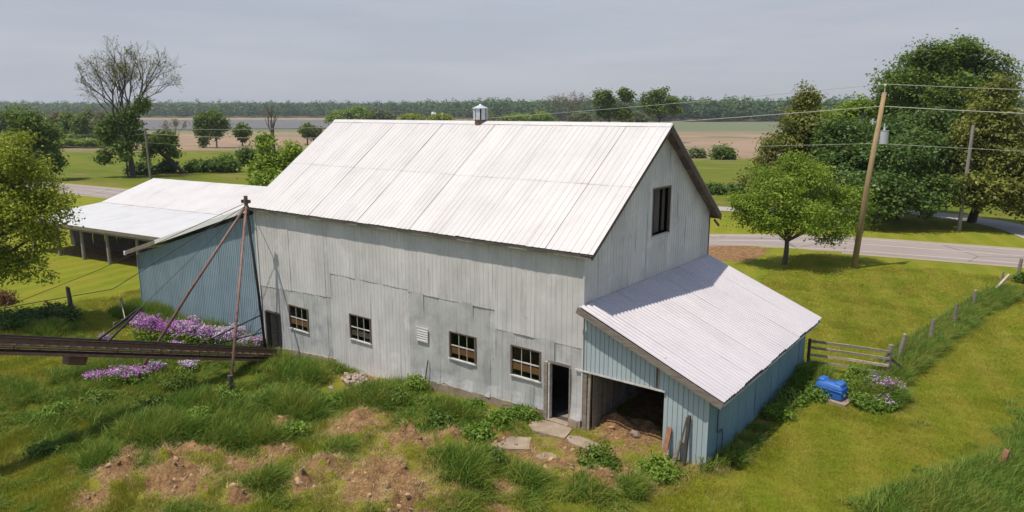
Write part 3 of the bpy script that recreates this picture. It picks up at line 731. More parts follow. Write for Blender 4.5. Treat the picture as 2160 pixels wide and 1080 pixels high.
# ------------------------------------------------------------------ lean-to on the gable end
lean = empty('lean_to_shed', 'low lean-to with corrugated grey roof and faded blue walls at the barn gable', 'shed')
LX, LZ0, LZ1 = 4.68, 4.13, 2.20; LS = (LZ0 - LZ1) / LX
lt = lambda x: LZ0 - .10 - LS * x
opn = [(.05, 2.82, -1, 1.98)]
def lbot(x): return -.35
for k in range(5):
    a = .03 + k * .835; b = min(a + .86, 4.17)
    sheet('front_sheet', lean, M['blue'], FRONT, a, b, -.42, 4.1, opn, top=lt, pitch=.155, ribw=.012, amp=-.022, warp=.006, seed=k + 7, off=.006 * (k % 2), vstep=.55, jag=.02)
for k in range(12):
    a = .0 + k * .815; b = min(a + .84, BW)
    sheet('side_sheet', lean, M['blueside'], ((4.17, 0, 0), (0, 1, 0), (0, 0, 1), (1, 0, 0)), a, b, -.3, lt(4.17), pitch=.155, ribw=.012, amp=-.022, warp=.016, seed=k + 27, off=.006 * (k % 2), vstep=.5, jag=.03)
sheet('back_sheet', lean, M['blue'], ((0, BW, 0), (-1, 0, 0), (0, 0, 1), (0, 1, 0)), -4.17, 0, -.3, 4.1, top=lambda u: lt(-u), pitch=.209, amp=.018)
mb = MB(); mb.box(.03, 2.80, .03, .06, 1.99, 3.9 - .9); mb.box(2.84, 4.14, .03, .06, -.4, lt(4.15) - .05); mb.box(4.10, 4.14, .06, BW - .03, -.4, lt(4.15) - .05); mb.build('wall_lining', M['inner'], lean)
mb = MB(); mb.box(4.14, 4.19, -.028, .0, -.35, lt(4.17) - .02); mb.build('corner_trim', M['blue'], lean)
lc = math.hypot(1, LS); LFR = ((0, 0, LZ0), (1 / lc, 0, -LS / lc), (0, 1, 0), (LS / lc, 0, 1 / lc))
lroof = MB(); lroof.add([(.02, -.26, LZ0 - .04), (LX - .04, -.26, LZ0 - .04 - LS * (LX - .04)), (LX - .04, BW + .1, LZ0 - .04 - LS * (LX - .04)), (.02, BW + .1, LZ0 - .04)], [(0, 1, 2, 3)])
lroof = lroof.build('roof', M['inner'], lean)
LFR2 = ((0, -.32, LZ0), (0, 1, 0), (1 / lc, 0, -LS / lc), (LS / lc, 0, 1 / lc))
for k in range(13):
    a = k * .79; b = min(a + .83, 10.2)
    if a >= 10.2: break
    sheet('roof_sheet', lroof, M['leanroof'], LFR2, a, b, .03, LX * lc + .02 * math.sin(k * 1.9), pitch=.1975, amp=.042, wave=True, warp=.006, seed=k + 3, off=.004 + .005 * (k % 2), vstep=1.0)
mb = MB(); mb.bar((-.05, -.30, LZ0 - .12 + .02), (LX - .02, -.30, LZ1 - .10), .045, .20); mb.build('rake_board', M['wood'], lean)
mb = MB(); mb.bar((LX - .10, -.28, LZ1 - .11), (LX - .10, BW + .1, LZ1 - .11), .05, .14); mb.build('eave_board', M['darkwood'], lean)
mb = MB(); mb.bar((LX - .03, -.25, LZ1 - .10), (LX - .01, 3.4, LZ1 - .12), .05, .05); mb.bar((LX - .02, 3.5, LZ1 - .085), (LX - .02, BW, LZ1 - .10), .05, .045); mb.build('gutter', M['gutter'], lean)
mb = MB(); mb.bar((-.22, -.055, 1.995), (2.86, -.055, 2.0), .03, .05); mb.build('lintel_trim', M['whitepaint'], lean)
mb = MB(); mb.box(.06, .20, -.04, .12, -.3, 1.97); mb.build('door_post', M['wood'], lean)
mb = MB(); mb.bar((.25, .02, -.3), (.28, .02, 1.97), .06, .09); mb.build('door_post', M['woodx'], lean)
for k in range(7):                                                   # boarded door standing open inside
    mb = MB(); y0 = .12 + k * .235; mb.box(.33 + .012 * (k % 2), .36 + .012 * (k % 2), y0, y0 + .225, -.15, 1.90 - .02 * (k % 3)); mb.build('door_board', M['wood'], lean)
mb = MB(); mb.box(.035, .10, 2.0, BW - .1, -.3, 1.15); mb.build('stone_base', M['whitewash'], lean)
for k in range(5):
    mb = MB(); mb.bar((.1, 2 + k * 1.7, 1.5 + .1 * k), (.1, 3.5 + k * 1.7, 1.45 + .1 * k), .12, .14); mb.build('wall_beam', M['wood'], lean)
mb = MB(); mb.tube([(4.225, .62, 1.98), (4.225, .60, .95), (4.225, .75, .82), (4.225, 1.0, .84), (4.225, 1.08, .6), (4.225, 1.1, .1)], .014, 6); mb.build('cable', M['cable'], lean)
mb = MB(); mb.box(2.55, 2.60, -.045, -.026, 1.98, 2.75); mb.build('rust_strap', M['rust'], lean)

# ------------------------------------------------------------------ blue shed on the far end of the barn
shed = empty('blue_shed', 'blue-grey ribbed metal shed with sloping top on the far end of the barn', 'shed', loc=(0, 0, 0))
st_ = lambda x: 2.12 + (x + 29.35) * (5.46 - 2.12) / 11.9
for k in range(14):
    a = -29.2 + k * .84; b = min(a + .87, -17.47)
    sheet('front_sheet', shed, M['blue2'], FRONT, a, b, -1.35, 5.6, top=st_, pitch=.165, ribw=.022, amp=.022, warp=.006, seed=k + 200, off=.006 * (k % 2), vstep=.9)
sheet('side_sheet', shed, M['blue2'], ((-29.2, 0, 0), (0, -1, 0), (0, 0, 1), (-1, 0, 0)), -9, 0, -1.4, 2.15, pitch=.28, amp=.022)
mb = MB(); mb.box(-29.17, -17.5, .05, .08, -1.4, 2.0); mb.add([(-29.17, .06, 2), (-17.5, .06, 2), (-17.5, .06, 5.3)], [(0, 1, 2)]); mb.box(-29.17, -17.5, 8.9, 8.95, -1.4, 2.0); mb.build('wall_lining', M['inner'], shed)
mb = MB(); mb.box(-29.245, -29.19, -.045, .0, -1.35, 2.12); mb.build('corner_trim', simple('green_trim', (.2, .33, .27), None, 3, .6), shed)
A0 = np.array([-29.95, 0, 2.20]); A1 = np.array([-17.5, 0, 2.20 + 12.45 * .2807])
mb = MB(); mb.add([A0 + (0, -.32, .1), A1 + (0, -.32, .1), A1 + (0, 9, .1), A0 + (0, 9, .1), A0 + (0, -.32, .06), A1 + (0, -.32, .06), A1 + (0, 9, .06), A0 + (0, 9, .06)], [(0, 1, 2, 3), (7, 6, 5, 4), (0, 4, 5, 1), (3, 2, 6, 7), (0, 3, 7, 4), (1, 5, 6, 2)]); mb.build('roof', M['roof2'], shed)
B = A0 + (A1 - A0) * .29
mb = MB(); mb.bar(B + (0, -.335, 0.0), A1 + (0, -.335, 0.0), .03, .22); mb.build('rake_trim', M['white'], shed)
mb = MB(); mb.bar(A0 + (0, -.335, -.02), B + (-.01, -.335, -.02), .04, .2); mb.build('rake_board', M['wood'], shed)
mb = MB(); mb.box(-29.99, -29.83, -.40, -.32, 2.08, 2.30); mb.build('rafter_end', M['white'], shed)

# ------------------------------------------------------------------ open pole shed behind
ps = empty('pole_shed', 'open-sided pole shed with wide two-pitch white roof behind the blue shed', 'shed')
th = math.radians(7.47); pe = np.array([math.cos(th), math.sin(th), 0]); pn = np.array([-math.sin(th), math.cos(th), 0]); PO = np.array([-54.89, 2.81, 0])
def pp(u, d, z): p = PO + pe * u + pn * d; return np.array([p[0], p[1], z])
U1 = 34.0
proof = MB(); proof.add([pp(0.1, .1, 1.42), pp(U1, .1, 1.42), pp(U1, 6.6, 2.02), pp(.1, 6.6, 2.02), pp(U1, 11.8, 3.72), pp(.1, 11.8, 3.72), pp(U1, 17, 1.7), pp(.1, 17, 1.7)], [(0, 1, 2, 3), (3, 2, 4, 5), (5, 4, 6, 7)])
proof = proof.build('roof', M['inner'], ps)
nr = np.cross(pe, pp(0, 6.6, 2.1) - pp(0, 0, 1.5)); nr /= np.linalg.norm(nr); nu = np.cross(pe, pp(0, 11.8, 3.8) - pp(0, 6.6, 2.1)); nu /= np.linalg.norm(nu)
l1 = np.linalg.norm(pp(0, 6.6, 2.1) - pp(0, 0, 1.5)); l2 = np.linalg.norm(pp(0, 11.8, 3.8) - pp(0, 6.6, 2.1))
for k in range(16):
    a = k * 2.13; b = min(a + 2.16, U1)
    sheet('roof_sheet', proof, M['roof2'], (pp(0, 0, 1.5), pe, (pp(0, 6.6, 2.1) - pp(0, 0, 1.5)) / l1, nr), a, b, 0, l1 + .05, pitch=.3, amp=.012, warp=.012, seed=k, off=.004 * (k % 2), vstep=2)
    sheet('roof_sheet', proof, M['roof'], (pp(0, 6.6, 2.12), pe, (pp(0, 11.8, 3.82) - pp(0, 6.6, 2.12)) / l2, nu), a, b, 0, l2, pitch=.3, amp=.012, warp=.012, seed=k + 40, off=.004 * (k % 2), vstep=2)
sheet('roof_sheet', proof, M['roof2'], (pp(U1, 17, 1.75), -pe, (pp(0, 11.8, 3.8) - pp(0, 17, 1.75)) / np.linalg.norm(pp(0, 11.8, 3.8) - pp(0, 17, 1.75)), np.array([0, .3, 1])), 0, U1, 0, 5.58, pitch=.5, amp=.012, vstep=3)
mb = MB(); mb.bar(pp(0, -.02, 1.40), pp(U1, -.02, 1.40), .05, .24); mb.build('eave_beam', M['wood'], ps)
mb = MB(); mb.bar(pp(0, .4, 1.14), pp(U1, .4, 1.14), .12, .2); mb.build('header_beam', M['polegrey'], ps)
for i, u in enumerate((.6, 4.2, 7.6, 10.9, 14.6, 18.3, 22, 26)):
    p = pp(u, .45, 0); mb = MB(); mb.tube([(p[0] + .06 * math.sin(i * 9), p[1], zgs(p[0], p[1]) - .3), (p[0], p[1], 1.2)], [.15, .12], 9); mb.build('post', M['polegrey'], ps)
for i, u in enumerate((2.5, 9, 15, 21, 27)):
    p = pp(u, 5.8, 0); mb = MB(); mb.tube([(p[0], p[1], zgs(p[0], p[1]) - .3), (p[0], p[1], 1.95)], [.13, .11], 8); mb.build('post', M['polegrey'], ps)
for i in range(20):                                                  # dark boards set well forward, standing in for the shade inside
    a = pp(i * 1.7, 3.6, 0); b = pp(i * 1.7 + 1.66, 3.6, 0)
    if i == 8: continue
    mb = MB(); mb.add([(a[0], a[1], -1.6), (b[0], b[1], -1.6), (b[0], b[1], 1.72), (a[0], a[1], 1.72)], [(0, 1, 2, 3)]); mb.build('shade_board', M['inner'], ps)

# ------------------------------------------------------------------ manure conveyor and its tripod mast
conv = empty('manure_conveyor', 'long rusty brown manure conveyor rising from the barn door', 'conveyor')
K0 = np.array([-15.75, -.8, -.72]); K1 = np.array([-13.9, -14.2, 3.88]); kd = (K1 - K0) / np.linalg.norm(K1 - K0)
ksd = np.cross(kd, (0, 0, 1)); ksd /= np.linalg.norm(ksd); kup = np.cross(ksd, kd)
def kp(t, s=0, u=0): return K0 + (K1 - K0) * t + ksd * s + kup * u
def kbar(name, m, s, u, w, h, t0=0, t1=1):
    mb = MB(); mb.bar(kp(t0, s, u), kp(t1, s, u), w, h, up=kup); return mb.build(name, m, conv)
for s_ in (-.3, .3):
    kbar('side_channel', M['rust'], s_, .24, .03, .17); kbar('top_flange', M['blacksteel'], s_ + math.copysign(.025, s_), .335, .08, .02)
    kbar('lower_rail', M['rustpink'], s_, -.15, .06, .10); kbar('middle_rail', M['rust'], s_, .03, .05, .05)
kbar('trough_floor', M['blacksteel'], 0, .09, .58, .02); kbar('return_floor', M['rust'], 0, -.20, .56, .015)
for i in range(34):
    t = (i + .5) / 34; mb = MB(); mb.bar(kp(t, -.27, .13), kp(t, .20, .13), .03, .06, up=kup); mb.build('paddle', M['rustpink'], conv)
for i in range(22):
    t = (i + .5) / 22; mb = MB(); mb.bar(kp(t, .34, -.15), kp(t + .02, .34, -.09), .02, .03, up=kup); mb.build('return_paddle', M['blacksteel'], conv)
kbar('drive_chain', M['blacksteel'], .24, .14, .04, .05)
for i in range(9):
    t = i / 8.2; mb = MB(); mb.bar(kp(t, .31, .30), kp(t, .31, -.19), .05, .03, up=ksd); mb.build('bracket', M['rust'], conv)
tb = .60; mb = MB(); c = kp(tb, .1, -.36); mb.bar(c - kd * .3, c + kd * .3, .4, .32, up=kup); mb.build('gear_box', M['rust'], conv)
AF = np.array([-14.95, -6.5, 2.95])
for s_ in (-.28, .28):
    mb = MB(); mb.bar(kp(.545, s_, .33), AF + ksd * s_ * .12, .06, .06, up=(1, 0, 0)); mb.build('stay_bar', M['blacksteel'], conv)
MH = np.array([-16.45, -1.0, 6.02])
mb = MB(); mb.tube([AF, MH], .011, 5); mb.build('cable', M['cable'], conv)
mb = MB(); mb.tube([kp(1, 0, .3), kp(.5, 0, 1.0) * .5 + (kp(1, 0, .3) + MH) * .25, MH], .014, 5); mb.build('cable', M['cable'], conv)

mast = empty('tripod_mast', 'tall rusty tripod mast of three steel pipes over the conveyor', 'mast')
fL = gp(272, 803); fP = gp(490, 850); fC = fP + (0, 0, .95); fR = gp(562, 748)
for f, m, r in ((fL, M['rustpink'], .062), (fC, M['rustpink'], .058), (fR, M['blacksteel'], .06)):
    mb = MB(); mb.tube([f - (0, 0, .3), f * .5 + MH * .5 + (0.01, .02, 0), MH], [r, r, r * .9], 10); mb.build('leg', m, mast, True)
mb = MB(); mb.tube([MH - (0, 0, .15), MH + (0, 0, .42)], .085, 8); mb.build('mast_head', M['rust'], mast)
mb = MB(); mb.bar(MH + (-.2, -.05, .18), MH + (.2, .05, .18), .14, .14); mb.build('pulley_block', M['blacksteel'], mast)
mb = MB(); mb.bar(fR * .72 + MH * .28, kp(.30, -.3, .3), .045, .045); mb.build('brace', M['blacksteel'], mast)
mb = MB(); mb.bar(fR * .84 + MH * .16, kp(.27, -.3, .3), .035, .035); mb.build('brace', M['blacksteel'], mast)
mb = MB(); mb.bar(fR * .80 + MH * .20, gp(515, 728), .03, .03); mb.build('brace', M['blacksteel'], mast)
mb = MB(); mb.tube([MH + (0, 0, .1), (-17.3, -.3, 5.75)], .02, 6); mb.build('tie_rod', M['blacksteel'], mast)
far_anchor = gp(-40, 668)
mb = MB(); mb.tube([MH + (0, 0, .12), MH * .5 + far_anchor * .5 - (0, 0, .12), far_anchor], .014, 5); mb.build('guy_wire', M['cable'], mast)
# wooden stump post grown over under the middle leg
mb = MB(); mb.tube([fP - (0, 0, .4), fC + (0, 0, .12)], [.12, .1], 9); tag(mb.build('stump_post', M['darkwood']), 'short dark wooden post in vines below the middle mast pipe', 'post')

# ------------------------------------------------------------------ slabs, stones, boards
def slab(px, py, w, d, rz, label, h=.09, m='concrete'):
    p = gp(px, py); mb = MB(); n = 9; top = []
    for i in range(n):
        a = 2 * math.pi * i / n + rz; q = max(abs(math.cos(a - rz)), abs(math.sin(a - rz))); r = 1 / q * random.uniform(.88, 1.03)
        top.append((math.cos(a - rz) * r * w / 2, math.sin(a - rz) * r * d / 2))
    c, s = math.cos(rz), math.sin(rz)
    vs = [(p[0] + x * c - y * s, p[1] + x * s + y * c, p[2] + h + random.uniform(-.012, .012)) for x, y in top] + [(p[0] + x * c - y * s, p[1] + x * s + y * c, p[2] - .25) for x, y in top]
    mb.add(vs, [tuple(range(n))] + [(i, i + n, (i + 1) % n + n, (i + 1) % n) for i in range(n)])
    o = mb.build('concrete_slab', M[m]); return tag(o, label, 'slab', 'broken concrete slabs before the barn doors')
slab(1158, 905, 1.5, .9, .1, 'long concrete slab right below the open barn doorway', .06)
slab(1072, 936, 1.5, .95, .55, 'cracked brown slab farthest out from the doorway, among tall grass', .02)
slab(1232, 936, 1.3, .6, -.1, 'pale slab beside the lean-to entrance post', .035)
slab(1165, 962, 1.0, .5, .4, 'half-buried slab lying amid dry grass in front of the doorway slab', .015)

def stone_mesh(seed):
    r = np.random.default_rng(seed); mb = MB(); vs = []
    ico = [(0, 0, 1), (.89, 0, .45), (.28, .85, .45), (-.72, .53, .45), (-.72, -.53, .45), (.28, -.85, .45), (.72, .53, -.45), (-.28, .85, -.45), (-.89, 0, -.45), (-.28, -.85, -.45), (.72, -.53, -.45), (0, 0, -1)]
    fs = [(0, 1, 2), (0, 2, 3), (0, 3, 4), (0, 4, 5), (0, 5, 1), (1, 6, 2), (2, 6, 7), (2, 7, 3), (3, 7, 8), (3, 8, 4), (4, 8, 9), (4, 9, 5), (5, 9, 10), (5, 10, 1), (1, 10, 6), (11, 7, 6), (11, 8, 7), (11, 9, 8), (11, 10, 9), (11, 6, 10)]
    sc = np.array([1, r.uniform(.6, .95), r.uniform(.4, .7)])
    vs = [np.array(v) * sc * r.uniform(.75, 1.15) for v in ico]; mb.add(vs, fs)
    me = bpy.data.meshes.new('stone'); me.from_pydata(mb.v, [], mb.f); me.materials.append(M['stone']); return me
SM = [stone_mesh(i) for i in range(6)]
def stone(p, r, rz, label, group=None, k=0):
    o = bpy.data.objects.new('stone', SM[k % 6]); COL.objects.link(o); o.location = p; o.scale = (r, r, r); o.rotation_euler = (random.uniform(-.4, .4), random.uniform(-.4, .4), rz)
    return tag(o, label, 'stone', group)
pc = gp(757, 806)
for i in range(64):
    a = random.uniform(0, 6.28); q = abs(random.gauss(0, .5)); dx = math.cos(a) * q * 1.25; dy = math.sin(a) * q * .9 - .15
    x = pc[0] + dx; y = min(pc[1] + dy, -.12); h = .26 * math.exp(-(dx / .8) ** 2 - (dy / .5) ** 2)
    stone((x, y, zgs(x, y) + h + .02), random.uniform(.07, .17), random.uniform(0, 6), 'small pinkish stone in the heap against the barn wall', 'stones heaped against the barn wall', i)
p = gp(1341, 930); stone((p[0], p[1], p[2] + .08), .22, .4, 'pale flat rock at the mouth of the lean-to', None, 2)
p = gp(288, 800); stone((p[0], p[1], p[2] + .05), .2, .4, 'pale stone at the foot of the slanting mast pipe', None, 1)
for i, (px, py) in enumerate([(910, 872), (945, 880), (985, 862), (1010, 868), (890, 850)]):
    p = gp(px, py); stone((p[0], p[1], p[2] + .04), random.uniform(.12, .2), random.uniform(0, 6), ('pale stone in the weeds below the third barn window', 'pale stone in the weeds between the third and fourth barn windows', 'larger pale stone close to the footing left of the doorway', 'flat pale stone in the weeds below the fourth barn window', 'pale stone in the weeds under the louvred vent')[i], 'stones in the weeds along the footing', i)

def plank(p0, p1, w, t, m, label, up=(0, 1, 0)):
    mb = MB(); mb.bar(p0, p1, w, t, up=up, jit=.008); return tag(mb.build('plank', m), label, 'plank', 'old boards leaning on the lean-to')
plank((3.00, -.42, -.30), (3.06, -.06, .95), .15, .035, M['redwood'], 'wide red-brown plank leaning beside the lean-to opening')
plank((3.18, -.50, -.32), (3.06, -.20, .38), .11, .03, M['woodx'], 'shortest pale board leaning in front of the red-brown plank')
plank((3.22, -.35, -.30), (3.44, -.06, .70), .10, .03, M['wood'], 'short grey board tilted towards the dark poles')
plank((3.36, -.34, -.30), (3.58, -.07, 1.42), .05, .05, M['darkwood'], 'long thin dark pole leaning left of the other dark one')
plank((3.62, -.30, -.30), (3.64, -.07, 1.48), .085, .05, M['darkwood'], 'upright dark brown post leaning nearest the blue corner')
mb = MB(); mb.bar((-6.78, -.25, -.35), (-6.68, -.08, .88), .045, .03); tag(mb.build('stake', M['darkwood']), 'thin dark stake leaning on the barn wall below the louvred vent', 'stake')

# ------------------------------------------------------------------ fences
rf = empty('rail_fence', 'weathered four-rail wooden fence between lean-to corner and split post', 'fence')
RP0 = np.array([4.25, 10.05, 0]); RP1 = np.array([6.95, 10.72, 0])
for i, z in enumerate((.30, .58, .88, 1.13)):
    mb = MB(); a = RP0 + (0, 0, z + .03); b = RP1 + (.06, -.10, z - .02 + .02 * (i % 2)); m_ = (a + b) / 2 + (0, 0, random.uniform(-.03, .03))
    mb.bar(a, m_, .04, .10, jit=.006); mb.bar(m_ - (b - a) * .002, b, .038, .095, jit=.006); mb.build('rail', M['woodx'], rf)
mb = MB(); mb.tube([RP1 + (0, 0, -.4), RP1 + (.02, 0, .6), RP1 + (.05, .02, 1.38)], [.12, .11, .085], 9); mb.build('post', M['wood'], rf)
mb = MB(); mb.box(4.22, 4.32, 10.0, 10.1, -.3, 1.25); mb.build('post', M['darkwood'], rf)
mb = MB(); mb.bar(RP1 + (.05, .05, .85), RP1 + (.75, .75, .1), .09, .09); mb.build('brace', M['darkwood'], rf)

def post(p, h, r, lean, m, label, group=None):
    mb = MB(); p = np.array(p, float); t = p + np.array([lean[0], lean[1], h]); mid = (p + t) / 2 + np.array([random.uniform(-.03, .03), random.uniform(-.03, .03), 0])
    mb.tube([p - (0, 0, .35), mid, t], [r * 1.1, r, r * .85], 8)
    n = len(mb.v)
    for i in range(n - 8, n): v = mb.v[i]; mb.v[i] = (v[0], v[1], v[2] + random.uniform(-.05, .05))
    return tag(mb.build('fence_post', M[m]), label, 'post', group)
FP = [(1895, 768, 1.25, .09, (.12, .05), 'first fence post past the rail fence, tall and grey'), (1960, 726, 1.15, .085, (.05, 0), 'second fence post from the rail fence in the overgrown row'),
      (2012, 690, 1.15, .08, (.02, 0), 'third fence post from the rail fence in the overgrown row'), (2052, 650, .95, .08, (.02, 0), 'fourth fence post from the rail fence, just before the tilted rail'),
      (2110, 608, .95, .06, (.05, 0), 'thin post beside the tilted rail end'), (2149, 580, 1.05, .11, (.03, .02), 'dark thick fence post beside the road')]
tops = []
for px, py, h, r, ln_, lb in FP:
    p = gp(px, py); post(p, h, r, ln_, 'wood', lb, 'old fence posts running to the road'); tops.append(p)
p = gp(2096, 622); mb = MB(); mb.bar(p + (-.1, -.2, .1), p + (.55, 1.0, 1.05), .12, .10); tag(mb.build('tilted_rail', M['woodx']), 'pale rail tilted up against the last thin fence post', 'rail')
fw_ = empty('wire_fence', 'thin wire strands strung along the old fence posts', 'fence wire')
for z in (.35, .65, .92):
    mb = MB(); mb.tube([tuple(np.array(RP1) + (0, 0, z))] + [tuple(p + (0.05, 0, z)) for p in tops[:5]], .004, 4); mb.build('strand', M['rust'], fw_)
p = gp(2103, 1003); post(p, .75, .11, (.15, .1), 'redwood', 'red-brown stub post in the tall bank of grass at lower right')
p = gp(2046, 1092); post(p, .55, .11, (.1, .1), 'wood', 'pale-topped post cut by the bottom edge of the photo')
p = gp(150, 655); post(p, 1.35, .12, (-.08, 0), 'darkwood', 'dark fence post standing in the shaded hedge at far left')
p = gp(262, 672); post(p, 1.15, .07, (-.12, 0), 'wood', 'thin grey post in the grass left of the blue shed')
p = gp(243, 712); mb = MB(); q = gp(258, 660); mb.tube([p, p + (-.02, 0, .75), p + (.5, .35, 1.0), q + (-.1, 0, 1.0)], .022, 6); tag(mb.build('bent_pipe', M['woodx']), 'thin pale bent pipe running from the conveyor to the thin post', 'pipe')

# ------------------------------------------------------------------ blue livestock waterer
wt = empty('livestock_waterer', 'blue plastic livestock waterer on a concrete pad by the rail fence', 'waterer')
wc_ = (gp(1724, 832) + gp(1780, 848)) / 2; wc_[2] = zgs(wc_[0], wc_[1]); wa = math.radians(-10)
def lw(x, y, z): return (wc_[0] + x * math.cos(wa) - y * math.sin(wa), wc_[1] + x * math.sin(wa) + y * math.cos(wa), wc_[2] + z)
import bmesh
def rbox(name, m, x0, x1, y0, y1, z0, z1, taper, bev, parent):
    bm = bmesh.new(); vs = []
    for z, t in ((z0, 0), (z1, taper)):
        for x, y in ((x0 + t, y0 + t), (x1 - t, y0 + t), (x1 - t, y1 - t), (x0 + t, y1 - t)): vs.append(bm.verts.new(lw(x, y, z)))
    for f in ((0, 3, 2, 1), (4, 5, 6, 7), (0, 1, 5, 4), (1, 2, 6, 5), (2, 3, 7, 6), (3, 0, 4, 7)): bm.faces.new([vs[i] for i in f])
    bmesh.ops.bevel(bm, geom=bm.edges[:], offset=bev, segments=4, affect='EDGES', profile=.5)
    me = bpy.data.meshes.new(name); bm.to_mesh(me); bm.free(); return link(name, me, m, parent, True)
rbox('body', M['tub'], -.50, .50, -.32, .32, .09, .46, .02, .06, wt)
rbox('hood', M['tub'], -.52, .52, -.33, .33, .42, .66, .13, .09, wt)
rbox('lid', M['tub'], -.46, -.16, -.22, .22, .60, .72, .04, .05, wt); rbox('lid', M['tub'], .14, .46, -.22, .22, .58, .70, .04, .05, wt)
rbox('cover_plate', M['tubdark'], -.15, .13, -.12, .18, .62, .675, .02, .02, wt)
mb = MB(); mb.tube([lw(-.5, -.335, .44), lw(-.1, -.337, .47), lw(.5, -.335, .43)], .012, 5); mb.build('seam', M['tub'], wt)
mb = MB(); q = [lw(x, y, z) for z in (-.2, .09) for x, y in ((-.62, -.46), (.70, -.46), (.72, .45), (-.62, .45))]; mb.add(q, [(0, 3, 2, 1), (4, 5, 6, 7), (0, 1, 5, 4), (1, 2, 6, 5), (2, 3, 7, 6), (3, 0, 4, 7)]); mb.build('pad', M['concrete'], wt)

# ------------------------------------------------------------------ utility poles and wires
def wire_mesh(a, b, sag, r, n=18):
    mb = MB(); mb.tube([a + (b - a) * t - np.array([0, 0, 4 * sag * t * (1 - t)]) for t in np.linspace(0, 1, n)], r, 5); return mb
P1 = gp(1800, 566); P1t = P1 + RT * .85 + (0, 0, 11.15)
up = empty('utility_pole', 'leaning tan utility pole with grey transformer beside the road', 'utility pole')
mb = MB(); mb.tube([P1 - (0, 0, .5), P1 * .5 + P1t * .5 + RT * -.05, P1t], [.19, .165, .125], 12); mb.build('pole', M['polewood'], up, True)
def onp(t): return P1 + (P1t - P1) * t
mb = MB(); mb.tube([P1t + (0, 0, -.3), P1t + (0, 0, .42)], [.03, .03], 6); mb.build('top_pin', M['greysteel'], up)
mb = MB(); mb.tube([P1t + (0, 0, .36), P1t + (0, 0, .44), P1t + (0, 0, .52)], [.07, .09, .04], 8); mb.build('insulator', M['whitepaint'], up)
tr = onp(.755) + RT * .42 - FW * .05
tf = MB(); tf.tube([tr - (0, 0, .42), tr + (0, 0, .36), tr + (0, 0, .42)], [.25, .25, .27], 16); tf = tf.build('transformer', M['greysteel'], up)
mb = MB(); mb.tube([tr + (0, 0, .42), tr + (-.02, 0, .60), tr + (-.02, 0, .85)], [.07, .05, .03], 8); mb.build('bushing', M['greysteel'], tf)
mb = MB(); mb.bar(onp(.77), tr + (0, 0, .15), .08, .08); mb.bar(onp(.735), tr - (0, 0, .2), .08, .08); mb.build('mounting_arm', M['greysteel'], tf)
c = onp(.835); mb = MB(); mb.bar(c, c - RT * .45 + (0, 0, .08), .07, .07); mb.tube([c - RT * .4 + (0, 0, -.12), c - RT * .4 + (0, 0, .25)], .06, 7); mb.build('cutout', M['greysteel'], up)
P2 = gp(2022, 487); mb = MB(); mb.tube([P2 - (0, 0, .5), P2 + RT * .1 + (0, 0, 8.9)], [.17, .125], 10); tag(mb.build('utility_pole', M['polegrey']), 'bare grey wooden pole under the maples across the road', 'utility pole')
PL = gp(318, 380); PLt = PL + RT * -.1 + (0, 0, 8.4); mb = MB(); mb.tube([PL - (0, 0, .5), PLt], [.19, .14], 9); tag(mb.build('utility_pole', M['barkgrey']), 'pale utility pole behind the pole shed roof', 'utility pole')
PR = np.array([62., 47., 0]); PF = PL + (PL - P1) * .6
def wire(a, b, sag, r, label):
    return tag(wire_mesh(a, b, sag, r).build('power_line', M['wire'], None), label, 'wire', 'power lines along the road')
wire(P1t + (0, 0, .5), PLt + (0, 0, .1), 1.1, .016, 'topmost power line crossing the sky towards the left pole')
wire(onp(.925), PLt - (0, 0, .7), 1.3, .024, 'thick middle power line running left from the transformer pole')
wire(onp(.72), PLt - (0, 0, 2.2), .8, .012, 'lowest thin line running left from the transformer pole')
wire(P1t + (0, 0, .5), PR + (0, 0, 11.6), 1.0, .016, 'topmost power line crossing the maples at right')
wire(onp(.925), PR + (0, 0, 10.2), 1.0, .024, 'thick middle power line crossing the maples at right')
wire(onp(.72), PR + (0, 0, 7.6), .6, .012, 'lowest thin line passing the bare grey pole')
for i, dz in enumerate((.1, -.7, -2.2)):
    wire(PLt + (0, 0, dz), PF + (0, 0, 8.0 + dz), 1.2, .018, ('upper', 'middle', 'lower')[i] + ' wire left of the pale pole behind the pole shed')

# ------------------------------------------------------------------ trees
def unit(a): return a / (np.linalg.norm(a, axis=-1, keepdims=True) + 1e-9)

def leaf_quads(C, out, size, r, flat=.5, aspect=.62):
    n = len(C)
    nrm = unit(out * .5 + np.array([0, 0, flat]) + r.normal(0, .55, (n, 3)))
    t = unit(np.cross(nrm, r.normal(0, 1, (n, 3)))); b = np.cross(nrm, t)
    s = (size * r.uniform(.6, 1.3, n))[:, None]
    V = np.stack([C - t * s * .55, C + b * s * aspect * .5 - t * s * .05 + nrm * s * .08, C + t * s * .55, C - b * s * aspect * .5 - t * s * .05 + nrm * s * .08], 1).reshape(-1, 3)
    return V, np.arange(4 * n).reshape(-1, 4)

